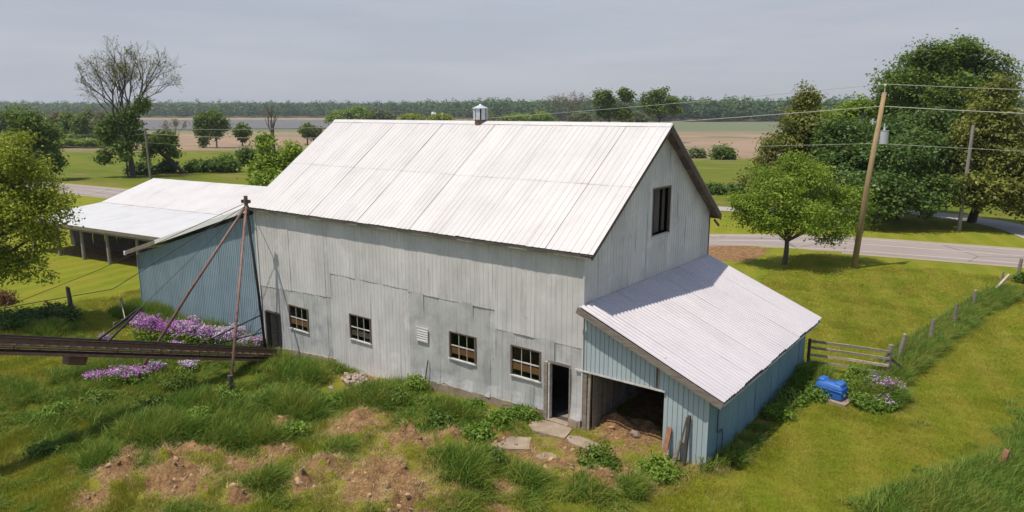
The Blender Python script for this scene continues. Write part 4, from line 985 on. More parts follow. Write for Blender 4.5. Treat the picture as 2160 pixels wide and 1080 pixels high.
def crown_mesh(name, lobes, n_spray, per, size, sig, seed, streak=None, lump=.35, inner=.22, flat=.5, clumps=0):
    """lobes: (centre, (rx, ry, rz)). sprays of leaves through an uneven shell of every lobe"""
    r = np.random.default_rng(seed); Cs = []; Os = []; Sh = []
    if clumps:
        L2 = []
        for c, rad in lobes:
            L2.append((c, tuple(v * .72 for v in rad)))
            for k in range(clumps):
                d = unit(r.normal(0, 1, 3) + np.array([0, 0, .25])); q = r.uniform(.30, .52)
                L2.append((np.array(c) + d * np.array(rad) * r.uniform(.58, .86), tuple(v * q for v in rad)))
        lobes = L2
    vol = np.array([l[1][0] * l[1][2] for l in lobes]); vol = vol / vol.sum()
    for (c, rad), w in zip(lobes, vol):
        k = max(4, int(n_spray * w)); d = unit(r.normal(0, 1, (k, 3)))
        ph = r.uniform(0, 6.28, 6)
        f = 1 + lump * .5 * (np.sin(d[:, 0] * 4 + ph[0]) * np.sin(d[:, 2] * 5 + ph[1]) + np.sin(d[:, 1] * 5 + ph[2]) * np.sin(d[:, 2] * 7 + ph[3]) * .8)
        rr = np.where(r.random(k) < inner, r.uniform(.2, .8, k), 1 - np.abs(r.normal(0, .16, k))) * f
        sc = np.array(c) + d * rr[:, None] * np.array(rad)
        sh = np.clip(r.normal(.42, .2, k), 0, 1)
        m = r.poisson(per, k); idx = np.repeat(np.arange(k), m); nn = len(idx)
        jit = r.normal(0, 1, (nn, 3)) * sig * np.array([1, 1, .62])
        if streak is not None: jit = jit * .6 + np.array(streak)[None] * r.normal(0, 1, (nn, 1)) * sig * 1.9
        Cs.append(sc[idx] + jit); Os.append(d[idx]); Sh.append(np.clip(sh[idx] + r.normal(0, .16, nn), 0, 1))
    C = np.concatenate(Cs); O = np.concatenate(Os); S = np.concatenate(Sh)
    V, Q = leaf_quads(C, O, size, r, flat)
    return np_mesh(name, V, Q, dict(shade=np.repeat(S, 4)))

def limb(mb, a, b, r0, r1, bend=.12, n=5, seed=0, sides=6):
    r = np.random.default_rng(seed); a = np.array(a); b = np.array(b); L = np.linalg.norm(b - a); off = r.normal(0, bend * L * .4, 3); off[2] = abs(off[2]) * .3
    pts = [a + (b - a) * t + off * math.sin(math.pi * t) for t in np.linspace(0, 1, n)]
    mb.tube(pts, list(np.linspace(r0, r1, n)), sides, cap=False); return pts

def tree(name, label, cat, base, s, lobes, leafm, bark, trunk_r=.2, fork=None, n_spray=600, per=14, size=.28, sig=.35, seed=1, group=None, streak=None, lump=.35, inner=.22, flat=.75, twigs=5, nlimb=None, extra=None, clumps=7):
    """lobes in photo pixels at depth s (+ offset): (px, py, rx, ry, ds)"""
    base = np.array(base, float)
    if s is None: s = float((base - CAM) @ FW)
    m = s / FPX; L3 = []
    for q in lobes:
        px, py, rx, ry = q[:4]; ds = q[4] if len(q) > 4 else 0
        c = at(px, py, s + ds); dep = min(rx, ry * 1.3) * m
        # radii along world axes: across the view, in depth, up
        L3.append((c, (rx * m, rx * m * .9 if rx < ry * 1.6 else rx * m * .8, ry * m)))
    root = empty(name, label, cat, group)
    cen = np.mean([l[0] for l in L3], axis=0); low = min(l[0][2] - l[1][2] for l in L3)
    if fork is None: fork = base * .75 + np.array([cen[0], cen[1], base[2]]) * .25; fork[2] = base[2] + max(.6, (low - base[2]) * .9 + .5)
    mb = MB(); limb(mb, base - (0, 0, .3), fork, trunk_r * 1.15, trunk_r * .8, .05, 5, seed, 9)
    for i, (c, rad) in enumerate(L3):
        pts = limb(mb, fork, c + (0, 0, rad[2] * .25), trunk_r * .55, trunk_r * .14, .12, 6, seed + i)
        rr = np.random.default_rng(seed + 90 + i)
        for k in range(twigs):
            d = unit(rr.normal(0, 1, 3)); d[2] = abs(d[2]) * .7
            limb(mb, pts[2 + k % 4], c + d * np.array(rad) * .85, trunk_r * .2, trunk_r * .04, .15, 4, seed + i * 9 + k, 4)
    if extra: extra(mb, fork)
    mb.build('trunk', M[bark], root, True)
    link('crown', crown_mesh('crown', L3, n_spray, per, size, sig, seed, streak, lump, inner, flat, clumps), M[leafm], root)
    return root

def bare_tree(name, label, base, height, spread, seed, bark='bark', leafm=None, nleaf=0, lsize=.3, group=None, r0=.3, nmain=6, depth=4, lean=(0, 0), first=.3, extra_lobes=None, s=None, cat='tree'):
    """open vase of forking limbs and fine twigs, leaves only on twig ends"""
    r = np.random.default_rng(seed); mb = MB(); tips = []
    base = np.array(base, float)
    def grow(p, d, L, rad, lev):
        n = 4 if lev < 2 else 3; pts = [p]; q = p.copy(); dd = d.copy()
        for i in range(n):
            dd = unit(dd + r.normal(0, .10 + .03 * lev, 3) + np.array([0, 0, .06])); q = q + dd * L / n; pts.append(q.copy())
        mb.tube(pts, list(np.linspace(rad, rad * .62, len(pts))), 7 if lev < 2 else 4 if lev < 4 else 3, cap=False)
        if lev >= depth: tips.extend(pts[1:]); return
        kids = 2 + (r.random() < .75) + (lev >= 2)
        for k in range(kids):
            ax = unit(r.normal(0, 1, 3)); nd = unit(dd + ax * (.40 + .07 * lev) * (.5 if k == 0 else 1.0)); nd[2] += .05
            st = pts[-1] if k < 2 else pts[int(r.integers(2, len(pts)))]
            grow(st, unit(nd), L * r.uniform(.60, .78), rad * (.62 if k == 0 else .48), lev + 1)
    fk = base + np.array([lean[0], lean[1], height * first])
    mb.tube([base - (0, 0, .4), base * .5 + fk * .5, fk], [r0 * 1.2, r0, r0 * .85], 9, cap=False)
    for k in range(nmain):
        a = 2 * math.pi * (k + r.uniform(-.2, .2)) / nmain; sp = spread * r.uniform(.55, 1.1) * (.25 if k == 0 else 1)
        d = unit(np.array([math.cos(a) * sp, math.sin(a) * sp, height * (1 - first)]))
        grow(fk - (0, 0, r.uniform(0, height * .06)), d, height * (1 - first) * .42 * r.uniform(.9, 1.1), r0 * .5, 1)
    root = empty(name, label, cat, group); mb.build('trunk', M[bark], root, True)
    if leafm:
        T = np.array(tips); i = r.integers(0, len(T), nleaf); C = T[i] + r.normal(0, lsize * .9, (nleaf, 3))
        V, Q = leaf_quads(C, r.normal(0, 1, (nleaf, 3)), lsize, r, .3); me = np_mesh('crown', V, Q, dict(shade=np.repeat(r.random(nleaf), 4)))
        if extra_lobes:
            pass
        link('crown', me, M[leafm], root)
    return root

tree('lawn_tree', 'spreading bright green tree on the mown lawn in front of the road', 'tree', gp(1653, 558), 46.3,
     [(1640, 395, 76, 52, 0), (1715, 390, 70, 54, .5), (1600, 450, 60, 42, -.5), (1690, 455, 78, 40, -1.5), (1785, 445, 58, 56, .5), (1675, 352, 50, 28, 1), (1752, 482, 52, 30, -1), (1640, 472, 56, 26, -1), (1572, 425, 40, 34, .5)],
     'lf_fresh', 'bark', .17, n_spray=1900, per=16, size=.165, sig=.25, seed=3, fork=gp(1653, 558) + (.1, 0, 1.6), lump=.5)
tree('maple_tree', 'big dark green maple in the middle of the group across the road', 'tree', gp(1890, 462), 68,
     [(1880, 285, 85, 62, 1), (1815, 345, 72, 58, 0), (1935, 365, 82, 62, -2), (1860, 395, 88, 48, -3), (1958, 280, 55, 52, 1), (1790, 300, 50, 45, 2), (1900, 330, 95, 66, -4), (1810, 405, 62, 40, -3), (1875, 402, 85, 44, -8), (1960, 405, 66, 42, -8), (1775, 360, 58, 56, -1), (1762, 300, 56, 56, 3), (1990, 330, 50, 60, 0)],
     'lf_dark', 'barkdark', .42, n_spray=4200, per=16, size=.31, sig=.38, seed=5, group='trees across the road')
tree('maple_tree', 'olive brown pointed maple at the left end of the group across the road', 'tree', gp(1690, 440), 76,
     [(1693, 225, 30, 38, 0), (1690, 275, 58, 44, 0), (1668, 325, 78, 48, 0), (1640, 372, 64, 44, -1), (1725, 330, 62, 58, 1), (1705, 385, 70, 44, 0)],
     'lf_olive', 'barkdark', .36, n_spray=2300, per=16, size=.31, sig=.38, seed=6, group='trees across the road')
tree('tall_tree', 'tallest green tree, wind-blown, rising behind the maples across the road', 'tree', at(2010, 440, 92), 92,
     [(2015, 135, 66, 42, 0), (1930, 150, 56, 36, 1), (1882, 188, 46, 44, 0), (2066, 165, 66, 48, 0), (1970, 190, 95, 50, 0), (2110, 205, 38, 42, 1), (2030, 108, 34, 24, 0), (1980, 250, 95, 54, 0), (1960, 120, 40, 26, 0)],
     'lf_mid', 'barkdark', .45, n_spray=2300, per=16, size=.38, sig=.46, seed=8, group='trees across the road', streak=tuple(RT * .8 + np.array([0, 0, -.35])), lump=.5)
tree('maple_tree', 'olive brown rounded maple behind the bare grey pole at right', 'tree', gp(2048, 468), 62,
     [(2105, 205, 52, 40, 1), (2080, 275, 78, 55, 0), (2115, 350, 85, 58, -1), (2065, 400, 55, 36, -1), (2160, 300, 66, 66, 0), (2145, 418, 62, 36, -2), (2040, 330, 46, 55, 0), (2080, 400, 60, 40, -3), (2140, 395, 60, 44, -3)],
     'lf_olive', 'barkdark', .38, n_spray=2900, per=16, size=.30, sig=.36, seed=9, group='trees across the road')
tree('maple_tree', 'mid green tree between the pointed maple and the dark maple', 'tree', at(1775, 420, 94), 94,
     [(1765, 258, 50, 34, 0), (1835, 232, 52, 28, 0), (1790, 300, 60, 40, 0), (1740, 300, 40, 40, 0), (1900, 225, 56, 30, 0)], 'lf_fresh', 'barkdark', .35, n_spray=1200, per=15, size=.40, sig=.46, seed=10, group='trees across the road')
b_ = at(-150, 690, 35); b_[2] = zgs(b_[0], b_[1])
tree('yard_tree', 'yellow green leafy tree cut off by the left edge of the photo', 'tree', b_, 35,
     [(14, 318, 66, 50, 0), (62, 385, 66, 50, .5), (118, 440, 52, 44, 0), (30, 470, 66, 56, -1), (54, 558, 54, 44, 0), (100, 410, 40, 34, 0), (-10, 420, 80, 70, 0), (-90, 400, 110, 130, 0), (-60, 560, 90, 60, 0), (88, 500, 44, 40, .5), (-20, 560, 60, 50, 0), (-60, 500, 70, 70, 1)],
     'lf_yellow', 'bark', .26, n_spray=3000, per=15, size=.15, sig=.23, seed=12, lump=.5)
tree('round_tree', 'dark round tree standing at the field edge behind the yellow green one', 'tree', gp(90, 380), None,
     [(62, 262, 46, 36, 0), (95, 300, 36, 36, 0), (35, 305, 40, 40, 0), (88, 335, 40, 28, -1), (110, 345, 24, 22, -1), (55, 340, 30, 26, 0)], 'lf_mid', 'barkdark', .3, n_spray=900, per=15, size=.5, sig=.5, seed=14)
bL = gp(282, 374)
bare_tree('tall_sparse_tree', 'very tall vase-shaped tree with thin, barely leafed limbs against the sky', bL, 20.0, 6.6, 21, 'barkdark', 'lf_sparse', 3600, .24, r0=.42, nmain=9, depth=5, lean=(-.8, 0), first=.34)
tree('ivy_growth', 'leafy green growth round the lower trunk of the tall sparse tree', 'shrub', bL + (-.8, -.5, 0), None,
     [(232, 285, 26, 32, 0), (262, 252, 28, 26, 0), (298, 222, 14, 22, 0), (262, 320, 22, 22, -1), (225, 330, 18, 16, 0), (285, 280, 20, 34, 0)], 'lf_mid', 'barkdark', .14, n_spray=520, per=13, size=.5, sig=.5, seed=15, lump=.6)
bb = gp(392, 366)
tree('leaning_tree', 'crooked tree leaning left over the field with an arched dark trunk', 'tree', bb, None,
     [(332, 300, 28, 20, 0), (362, 318, 18, 20, 0), (312, 322, 18, 16, 0), (350, 290, 20, 14, 0)], 'lf_mid', 'barkdark', .34, n_spray=330, per=13, size=.46, sig=.45, seed=16, fork=at(338, 322, float((bb - CAM) @ FW)), lump=.6)
for i, (px, py, rx, ry, s, lm, lb) in enumerate([
        (470, 346, 40, 20, 112, 'lf_mid', 'broad green bush between the leaning tree and the bright thicket'), (418, 352, 20, 13, 112, 'lf_mid', 'low green bush just right of the leaning tree foot'),
        (352, 352, 17, 14, 108, 'lf_dark', 'dark low bush under the leaning trunk'), (522, 330, 20, 24, 108, 'lf_mid', 'upright green bush touching the bright thicket'), (300, 358, 30, 12, 108, 'lf_dark', 'dark scrub at the foot of the pale pole'),
        (1527, 322, 22, 17, 190, 'lf_mid', 'round dark bush alone at the far field edge'), (1470, 325, 9, 10, 200, 'lf_grey', 'small grey green bush at the far field edge by the barn gable'),
        (1508, 400, 24, 11, 84, 'lf_dark', 'low dark hedge between the barn gable and the lawn tree'), (1555, 398, 20, 10, 84, 'lf_dark', 'low dark shrub behind the left side of the lawn tree'), (2160, 588, 14, 9, 52, 'lf_mid', 'low green bush by the dark post at the roadside')]):
    b_ = gp(px, py + ry * .85); s = float((b_ - CAM) @ FW)
    tree('bush', lb, 'bush', b_, s, [(px, py, rx * .8, ry * .8, 0), (px - rx * .45, py + ry * .25, rx * .5, ry * .65, 0), (px + rx * .45, py + ry * .2, rx * .5, ry * .6, 0)], lm, 'barkdark', .06, n_spray=170, per=13, size=.0042 * s if s > 60 else .16, sig=.0042 * s, seed=30 + i, twigs=2)
tree('thicket', 'bright green thicket behind the left end of the barn roof', 'shrub', at(585, 400, 66), 66,
     [(592, 350, 46, 40, 0), (560, 305, 20, 24, 0), (548, 365, 22, 26, 0), (622, 335, 24, 28, 0), (575, 385, 50, 30, -1)], 'lf_fresh', 'bark', .12, n_spray=700, per=15, size=.30, sig=.34, seed=45, lump=.5)
bare_tree('dead_tree', 'dead bare tree with forked top behind the bright thicket', at(578, 318, 95), 8.2, 4.0, 47, 'bark', None, r0=.2, nmain=4, depth=2, first=.25)
# along the marsh edge
for i, (px, py, rx, ry, s, by, lm, lb) in enumerate([
        (428, 262, 19, 38, 250, 312, 'lf_mid', 'left one of the twin trees at the marsh edge'), (458, 252, 24, 32, 250, 312, 'lf_mid', 'right taller one of the twin trees at the marsh edge'),
        (512, 275, 15, 18, 240, 308, 'lf_mid', 'small round tree right of the twin trees at the marsh edge'), (648, 272, 12, 14, 230, 306, 'lf_mid', 'small tree against the lake beside the barn roof edge'), (668, 278, 10, 14, 230, 306, 'lf_grey', 'pale small tree closest to the barn roof edge')]):
    b_ = gp(px, by); s = float((b_ - CAM) @ FW)
    tree('marsh_tree', lb, 'tree', b_, s, [(px, py, rx * .85, ry * .62, 0), (px - rx * .5, py + ry * .35, rx * .5, ry * .5, 0), (px + rx * .45, py + ry * .4, rx * .5, ry * .45, 0), (px, py + ry * 1.05, rx * .35, ry * .25, 0)], lm, 'barkgrey', .3, n_spray=240, per=12, size=.9, sig=.75, seed=60 + i, group='trees at the marsh edge', twigs=3)
b_ = gp(372, 308); bare_tree('bare_sapling', 'slim almost leafless tree left of the twin marsh trees', b_, 11, 4, 71, 'bark', 'lf_brown', 500, .5, r0=.2, nmain=5, depth=3)
for i, px in enumerate((-40, 10, 52, 118, 142, 168, 190, 214, 236)):
    by = 306 + 2 * (i % 3); ry = 30 + 6 * math.sin(i * 2.2); b_ = gp(px, by); s = float((b_ - CAM) @ FW); lm = ('lf_brown', 'lf_grey', 'lf_mid')[(i * 2 + (i > 4)) % 3]
    tree('hedgerow_tree', {'lf_brown': 'brownish half-leafed tree', 'lf_grey': 'grey green tree', 'lf_mid': 'greener tree'}[lm] + ' in the dense row behind the fields, ' + ('outermost', 'second from the photo edge', 'behind the round tree', 'beside the round tree', 'fifth from its right', 'fourth from its right', 'third from its right', 'second from its right', 'at its right end')[i], 'tree', b_, s, [(px, 262 - ry * .2, 16, ry * .7, 0), (px + 6, 280, 18, ry * .6, 0), (px - 6, 292, 18, 14, -2), (px + 10, 296, 16, 11, -2)], lm, 'barkdark', .2, n_spray=300, per=12, size=.95, sig=.85, seed=80 + i, group='dense tree row at the left field edge', twigs=3)
for i, (px, rx, ry) in enumerate([(140, 24, 9), (185, 26, 10), (225, 20, 9)]):
    b_ = gp(px, 312); s = float((b_ - CAM) @ FW)
    tree('hedge_shrub', ('leftmost', 'middle', 'rightmost')[i] + ' low bright shrub at the foot of the dense tree row', 'shrub', b_, s, [(px, 302, rx, ry, 0), (px - rx * .6, 305, rx * .5, ry * .7, 0)], 'lf_fresh', 'barkdark', .08, n_spray=170, per=12, size=.8, sig=.8, seed=95 + i, group='low shrubs below the dense tree row', twigs=2)
# beyond the barn ridge
b_ = at(1195, 300, 300); b_[2] = zgs(b_[0], b_[1]); bare_tree('bare_tree', 'leafless grey tree beyond the barn ridge', b_, 21, 8.5, 111, 'bark', 'lf_brown', 700, .55, r0=.35, nmain=8, depth=4, first=.3)
for i, (px, lob, lb) in enumerate([
        (1287, [(1272, 208, 19, 16, 0), (1290, 215, 12, 12, 0), (1280, 238, 22, 12, 0), (1262, 216, 10, 10, 0)], 'rounded leafy tree right of the leafless one beyond the ridge'),
        (1310, [(1321, 200, 14, 13, 0), (1312, 240, 18, 12, 0)], 'slender small-crowned tree between the leafy ones beyond the ridge'),
        (1388, [(1392, 202, 20, 17, 0), (1368, 212, 18, 14, 0), (1412, 218, 20, 14, 0), (1385, 235, 30, 14, 0), (1425, 232, 10, 10, 0)], 'largest spreading leafy tree near the gable end of the ridge')]):
    b_ = at(px, 300, 300); b_[2] = zgs(b_[0], b_[1])
    tree('field_tree', lb, 'tree', b_, 300, lob, 'lf_mid', 'barkdark', .45, n_spray=330, per=12, size=1.0, sig=.85, seed=120 + i, group='trees beyond the barn ridge', twigs=5, lump=.6)
for i, (px, py, rx, ry, lm) in enumerate([(1095, 250, 36, 11, 'lf_fresh'), (1142, 249, 30, 12, 'lf_fresh'), (1225, 250, 30, 12, 'lf_grey'), (1340, 250, 30, 12, 'lf_grey'), (758, 240, 34, 15, 'lf_fresh'), (715, 247, 30, 10, 'lf_fresh'), (805, 243, 28, 13, 'lf_grey'), (868, 250, 30, 8, 'lf_yellow'), (930, 250, 30, 8, 'lf_yellow'), (1030, 252, 30, 9, 'lf_grey')]):
    s = 520; b_ = at(px, 270, s); b_[2] = zgs(b_[0], b_[1])
    lb = ('light green shrub right of the ridge ventilator', 'light green shrub just left of the leafless tree', 'grey green shrub between the leafless and the rounded tree', 'grey green shrub under the slender tree', 'tall light green shrub above the left end of the ridge', 'low light green shrub at the very left end of the ridge',
          'grey green shrub beside the tall light green one', 'yellowish shrub left of the tiny farmhouse', 'yellowish shrub below the tiny farmhouse', 'grey green shrub touching the ridge ventilator')[i]
    tree('far_shrub', lb, 'shrub', b_, s, [(px, py, rx * .7, ry, 0), (px - rx * .5, py + 3, rx * .45, ry * .7, 0), (px + rx * .5, py + 3, rx * .45, ry * .7, 0)], lm, 'barkdark', .2, n_spray=260, per=12, size=1.5, sig=1.4, seed=140 + i, group='low shrubs beyond the barn ridge', twigs=1)
# small white farmhouse far across the water
hb = at(918, 241, 1280); hb[2] = -2.5
hs = empty('farmhouse', 'tiny white farmhouse far off in front of the forest', 'house')
def hq(x, y, z): return tuple(hb + RT * x + FW * y + np.array([0, 0, z]))
mb = MB(); q = [hq(x, y, z) for z in (0, 8) for x, y in ((-6, -4), (6, -4), (6, 4), (-6, 4))]; mb.add(q, [(0, 3, 2, 1), (0, 1, 5, 4), (1, 2, 6, 5), (2, 3, 7, 6), (3, 0, 4, 7)]); mb.build('wall', M['white'], hs)
mb = MB(); mb.add([hq(-6.5, -4.6, 7.8), hq(6.5, -4.6, 7.8), hq(6.5, 0, 11.5), hq(-6.5, 0, 11.5), hq(6.5, 4.6, 7.8), hq(-6.5, 4.6, 7.8)], [(0, 1, 2, 3), (3, 2, 4, 5), (1, 4, 2), (0, 3, 5)]); mb.build('roof', M['roof2'], hs)
for x in (-3.6, 0, 3.6):
    mb = MB(); mb.add([hq(x - .8, -4.05, 3), hq(x + .8, -4.05, 3), hq(x + .8, -4.05, 5.4), hq(x - .8, -4.05, 5.4)], [(0, 1, 2, 3)]); mb.build('window', M['blacksteel'], hs)

# ------------------------------------------------------------------ scattered instances (grass, far forest)
def scatter(name, pts, rot, scl, pick, protos, label, dataonly=None):
    """pts with rotation, scale and variant per point; one geometry-nodes object of kind stuff"""
    col = bpy.data.collections.new(name + '_kinds')
    for i, p in enumerate(protos):
        o = bpy.data.objects.new('%s_kind_%02d' % (name, i), p); col.objects.link(o)
    me = bpy.data.meshes.new(name); n = len(pts); me.vertices.add(n); me.vertices.foreach_set('co', np.asarray(pts, np.float32).ravel())
    a = me.attributes.new('rot', 'FLOAT_VECTOR', 'POINT'); a.data.foreach_set('vector', np.asarray(rot, np.float32).ravel())
    a = me.attributes.new('scl', 'FLOAT_VECTOR', 'POINT'); a.data.foreach_set('vector', np.asarray(scl, np.float32).ravel())
    a = me.attributes.new('pick', 'INT', 'POINT'); a.data.foreach_set('value', np.asarray(pick, np.int32))
    o = bpy.data.objects.new(name, me); COL.objects.link(o); tag(o, label, None, None, 'stuff')
    g = bpy.data.node_groups.new(name, 'GeometryNodeTree')
    g.interface.new_socket('Geometry', in_out='INPUT', socket_type='NodeSocketGeometry'); g.interface.new_socket('Geometry', in_out='OUTPUT', socket_type='NodeSocketGeometry')
    gi = g.nodes.new('NodeGroupInput'); go = g.nodes.new('NodeGroupOutput'); ip = g.nodes.new('GeometryNodeInstanceOnPoints'); ci = g.nodes.new('GeometryNodeCollectionInfo')
    ci.inputs['Collection'].default_value = col; ci.inputs['Separate Children'].default_value = True; ci.inputs['Reset Children'].default_value = True
    def attr(nm, t):
        x = g.nodes.new('GeometryNodeInputNamedAttribute'); x.data_type = t; x.inputs['Name'].default_value = nm; return x.outputs['Attribute']
    L = g.links
    L.new(gi.outputs[0], ip.inputs['Points']); L.new(ci.outputs[0], ip.inputs['Instance']); ip.inputs['Pick Instance'].default_value = True
    L.new(attr('pick', 'INT'), ip.inputs['Instance Index']); L.new(attr('rot', 'FLOAT_VECTOR'), ip.inputs['Rotation']); L.new(attr('scl', 'FLOAT_VECTOR'), ip.inputs['Scale'])
    L.new(ip.outputs[0], go.inputs[0])
    md = o.modifiers.new('scatter', 'NODES'); md.node_group = g
    return o

def tuft(name, n, h, spread, w, lean, bend, m, seed, segs=3, hvar=.35, dry=.15):
    r = np.random.default_rng(seed); V = []; Q = []; S = []
    for i in range(n):
        a = r.uniform(0, 6.28); q = spread * math.sqrt(r.random()); p = np.array([math.cos(a) * q, math.sin(a) * q, -.02])
        hh = h * r.uniform(1 - hvar, 1 + hvar); d = np.array([lean[0] + r.normal(0, bend), lean[1] + r.normal(0, bend), 0]); fa = r.uniform(0, 6.28); sd = np.array([math.cos(fa), math.sin(fa), 0]) * w * r.uniform(.6, 1.2)
        sh = min(1, max(0, r.normal(.15, .12))) if r.random() > dry else r.uniform(.5, 1); b = len(V)
        for k in range(segs + 1):
            t = k / segs; c = p + np.array([0, 0, hh * (t - .28 * t * t * min(1.2, np.linalg.norm(d)))]) + d * hh * t * t; ww = sd * (1 - t) ** .6 if k < segs else sd * .02
            V += [c - ww, c + ww]; S += [sh * (.4 + .6 * t)] * 2
        for k in range(segs): Q.append((b + 2 * k, b + 2 * k + 1, b + 2 * k + 3, b + 2 * k + 2))
    me = np_mesh(name, np.array(V), np.array(Q), dict(shade=np.array(S))); me.materials.append(m); return me

def in_view(x, y, mx=.12):
    P = np.stack([x - CAM[0], y - CAM[1], -CAM[2] + 0 * x], 1); a = P @ FA; u = (P @ RT) / np.maximum(a, .1) * FPX / 1080; v = (P @ UA) / np.maximum(a, .1) * FPX / 540
    return (a > 2) & (np.abs(u) < 1 + mx) & (v > -1 - mx * 2) & (v < 1)

def inside_building(x, y):
    return ((x > -29.3) & (x < 0) & (y > -.03) & (y < 9.8)) | ((x > 2.8) & (x < 4.22) & (y > -.03) & (y < 9.8)) | ((x > 0) & (x < 4.2) & (y > .5) & (y < 9.8))

def near_slab(x, y):
    q = np.zeros_like(x, bool)
    for px, py, r in ((1158, 905, .75), (1072, 936, .62), (1232, 936, .6)):
        p = gp(px, py); q |= np.hypot(x - p[0], (y - p[1]) * 1.3) < r
    p = wc_; q |= np.hypot(x - p[0], y - p[1]) < .62
    q |= ((x - pc[0] - .3) / 1.35) ** 2 + ((y - pc[1] + .65) / 1.15) ** 2 < 1
    q |= (x > -6.4) & (x < -2.4) & (y > -.85) & (vnoise(x, y, .5, 63) < .8)
    q |= np.hypot(x - fP[0] - .3, y - fP[1] + .4) < .5
    return q

G = np.random.default_rng(99)
lean_w = RT[:2] * .35 - FW[:2] * .15
lushT = [tuft('lush_%d' % i, 44, .46, .23, .012, lean_w, .38, M['g_lush'], 200 + i, 4, .4, .08) for i in range(4)]
n = 95000; x = G.uniform(-31, 14, n); y = G.uniform(-16, 30, n)
d = f_lush(x, y); clump = fbm(x, y, .9, 23); big = fbm(x, y, 3.0, 31)
keep = (G.random(n) < d * sstep(.36, .54, clump + .26 * (d - .45)) * 1.0) & in_view(x, y) & ~inside_building(x, y) & ~near_slab(x, y) & (f_soil(x, y) * (y < 9) < .60)
x, y, d, clump, big = x[keep], y[keep], d[keep], clump[keep], big[keep]; n = len(x)
hs_ = (.36 + 1.05 * sstep(.25, 1.0, d) + 1.3 * (big - .5)) * G.uniform(.75, 1.25, n); hs_ = np.clip(hs_, .3, 2.0)
hs_ = np.where(strip_dist(x, y) < 1.2, hs_ * .8, hs_)
scatter('tall_grass', np.stack([x, y, zg(x, y)], 1), np.stack([G.normal(0, .08, n), G.normal(0, .08, n), G.normal(0, .5, n)], 1), np.stack([.9 + .25 * hs_, .9 + .25 * hs_, hs_], 1), G.integers(0, 4, n), lushT, 'tall green unmown grass in the yard and fence rows')
print('tall grass', n)
lawnT = [tuft('lawn_%d' % i, 30, .055, .20, .007, lean_w * .5, .5, M['g_lawn'], 300 + i, 2, .5, .25) for i in range(4)]
n = 230000; u = G.random(n); x = G.uniform(-34, 14, n); y = G.uniform(-15, 34, n)
dist = np.hypot(x - CAM[0], y - CAM[1]); d = 1 - f_lush(x, y)
keep = (G.random(n) < np.clip(d, 0, 1) * np.clip((24 / dist) ** 1.4, .12, 1)) & in_view(x, y, .06) & ~inside_building(x, y) & (f_soil(x, y) < .42 + .2 * (fbm(x, y, .7, 3) - .5)) & ~near_slab(x, y) & (y < road_y(x) - 4.6)
x, y, dist = x[keep], y[keep], dist[keep]; n = len(x); sc_ = G.uniform(.7, 1.3, n) * np.clip(dist / 24, 1, 1.9)
hgt = G.uniform(.6, 1.5, n) * (1 + 1.6 * sstep(-2.5, -4, y) * sstep(3, 0, x)) * (1 + .9 * (vnoise(x, y, 1.3, 77) > .62))
scatter('mown_grass', np.stack([x, y, zg(x, y)], 1), np.stack([G.normal(0, .06, n), G.normal(0, .06, n), G.uniform(0, 6.28, n)], 1), np.stack([sc_, sc_, hgt], 1), G.integers(0, 4, n), lawnT, 'short mown lawn grass round the barn')
print('mown', n)
dryT = [tuft('dry_%d' % i, 26, .16, .22, .006, lean_w * 1.2, .9, M['g_dry'], 400 + i, 3, .5, .5) for i in range(3)]
n = 30000; x = G.uniform(-14, 5.2, n); y = G.uniform(-13, 3, n)
sf_ = f_soil(x, y); patch = fbm(x, y, 1.6, 51)
keep = (G.random(n) < np.where((sf_ > .2) & (sf_ < .75), .38, np.where(sf_ >= .75, .14, .22 * sstep(.52, .68, patch)))) & in_view(x, y) & ~inside_building(x, y) & ~near_slab(x, y)
x, y = x[keep], y[keep]; n = len(x); sc_ = G.uniform(.5, 1.15, n)
scatter('dry_straw', np.stack([x, y, zg(x, y)], 1), np.stack([G.normal(0, .25, n), G.normal(0, .25, n), G.uniform(0, 6.28, n)], 1), np.stack([sc_, sc_, sc_ * .8], 1), G.integers(0, 3, n), dryT, 'dry straw and dead grass over the bare heaps')
print('dry', n)
# clods on the bare heaps
n = 9000; x = G.uniform(-12, 3, n); y = G.uniform(-12, 1.5, n); keep = (f_soil(x, y) > .6) & in_view(x, y) & (G.random(n) < .55) & ~inside_building(x, y); x, y = x[keep], y[keep]; n = len(x)
cl = []
for i in range(3):
    m_ = SM[i].copy(); m_.materials.clear(); m_.materials.append(M.setdefault('clod', simple('brown_clod', (.48, .32, .18), (.2, .125, .07), 5, .95, bmp=.4, rnd=.35))); cl.append(m_)
sc_ = .022 + .11 * G.random(n) ** 3
scatter('soil_clods', np.stack([x, y, zg(x, y)], 1), G.uniform(0, 6.28, (n, 3)), np.stack([sc_] * 3, 1), G.integers(0, 3, n), cl, 'crumbled brown soil clods on the bare heaps')

# far forest
fv = []
for i in range(4):
    L = [((0, 0, 14), (5.2, 5.2, 8)), ((2.5, 1, 11), (4, 4, 6)), ((-2.5, -1, 12), (4, 4, 7)), ((.5, -1.5, 20 + i), (3.5, 3.5, 5))]
    me = crown_mesh('forest_tree_%d' % i, L, 70, 7, 2.2, 1.0, 500 + i); me.materials.append(M['lf_far']); fv.append(me)
n = 26000; s = 950 + 1700 * G.random(n) ** 1.5; latf = G.uniform(-1.15, 1.05, n); px = PCX + latf * 1250
front = np.interp(px, [-300, 600, 900, 1050, 1400, 2400], [1480, 1500, 1330, 1120, 985, 930]) + 60 * (vnoise(px, 0 * px, 60, 4) - .5)
P = CAM[None] + FW[None] * s[:, None] + RT[None] * ((px - PCX) / 1490 * 1.02 * s)[:, None]
keep = (s > front) & ((G.random(n) < .9)); P = P[keep]; s = s[keep]; n = len(P)
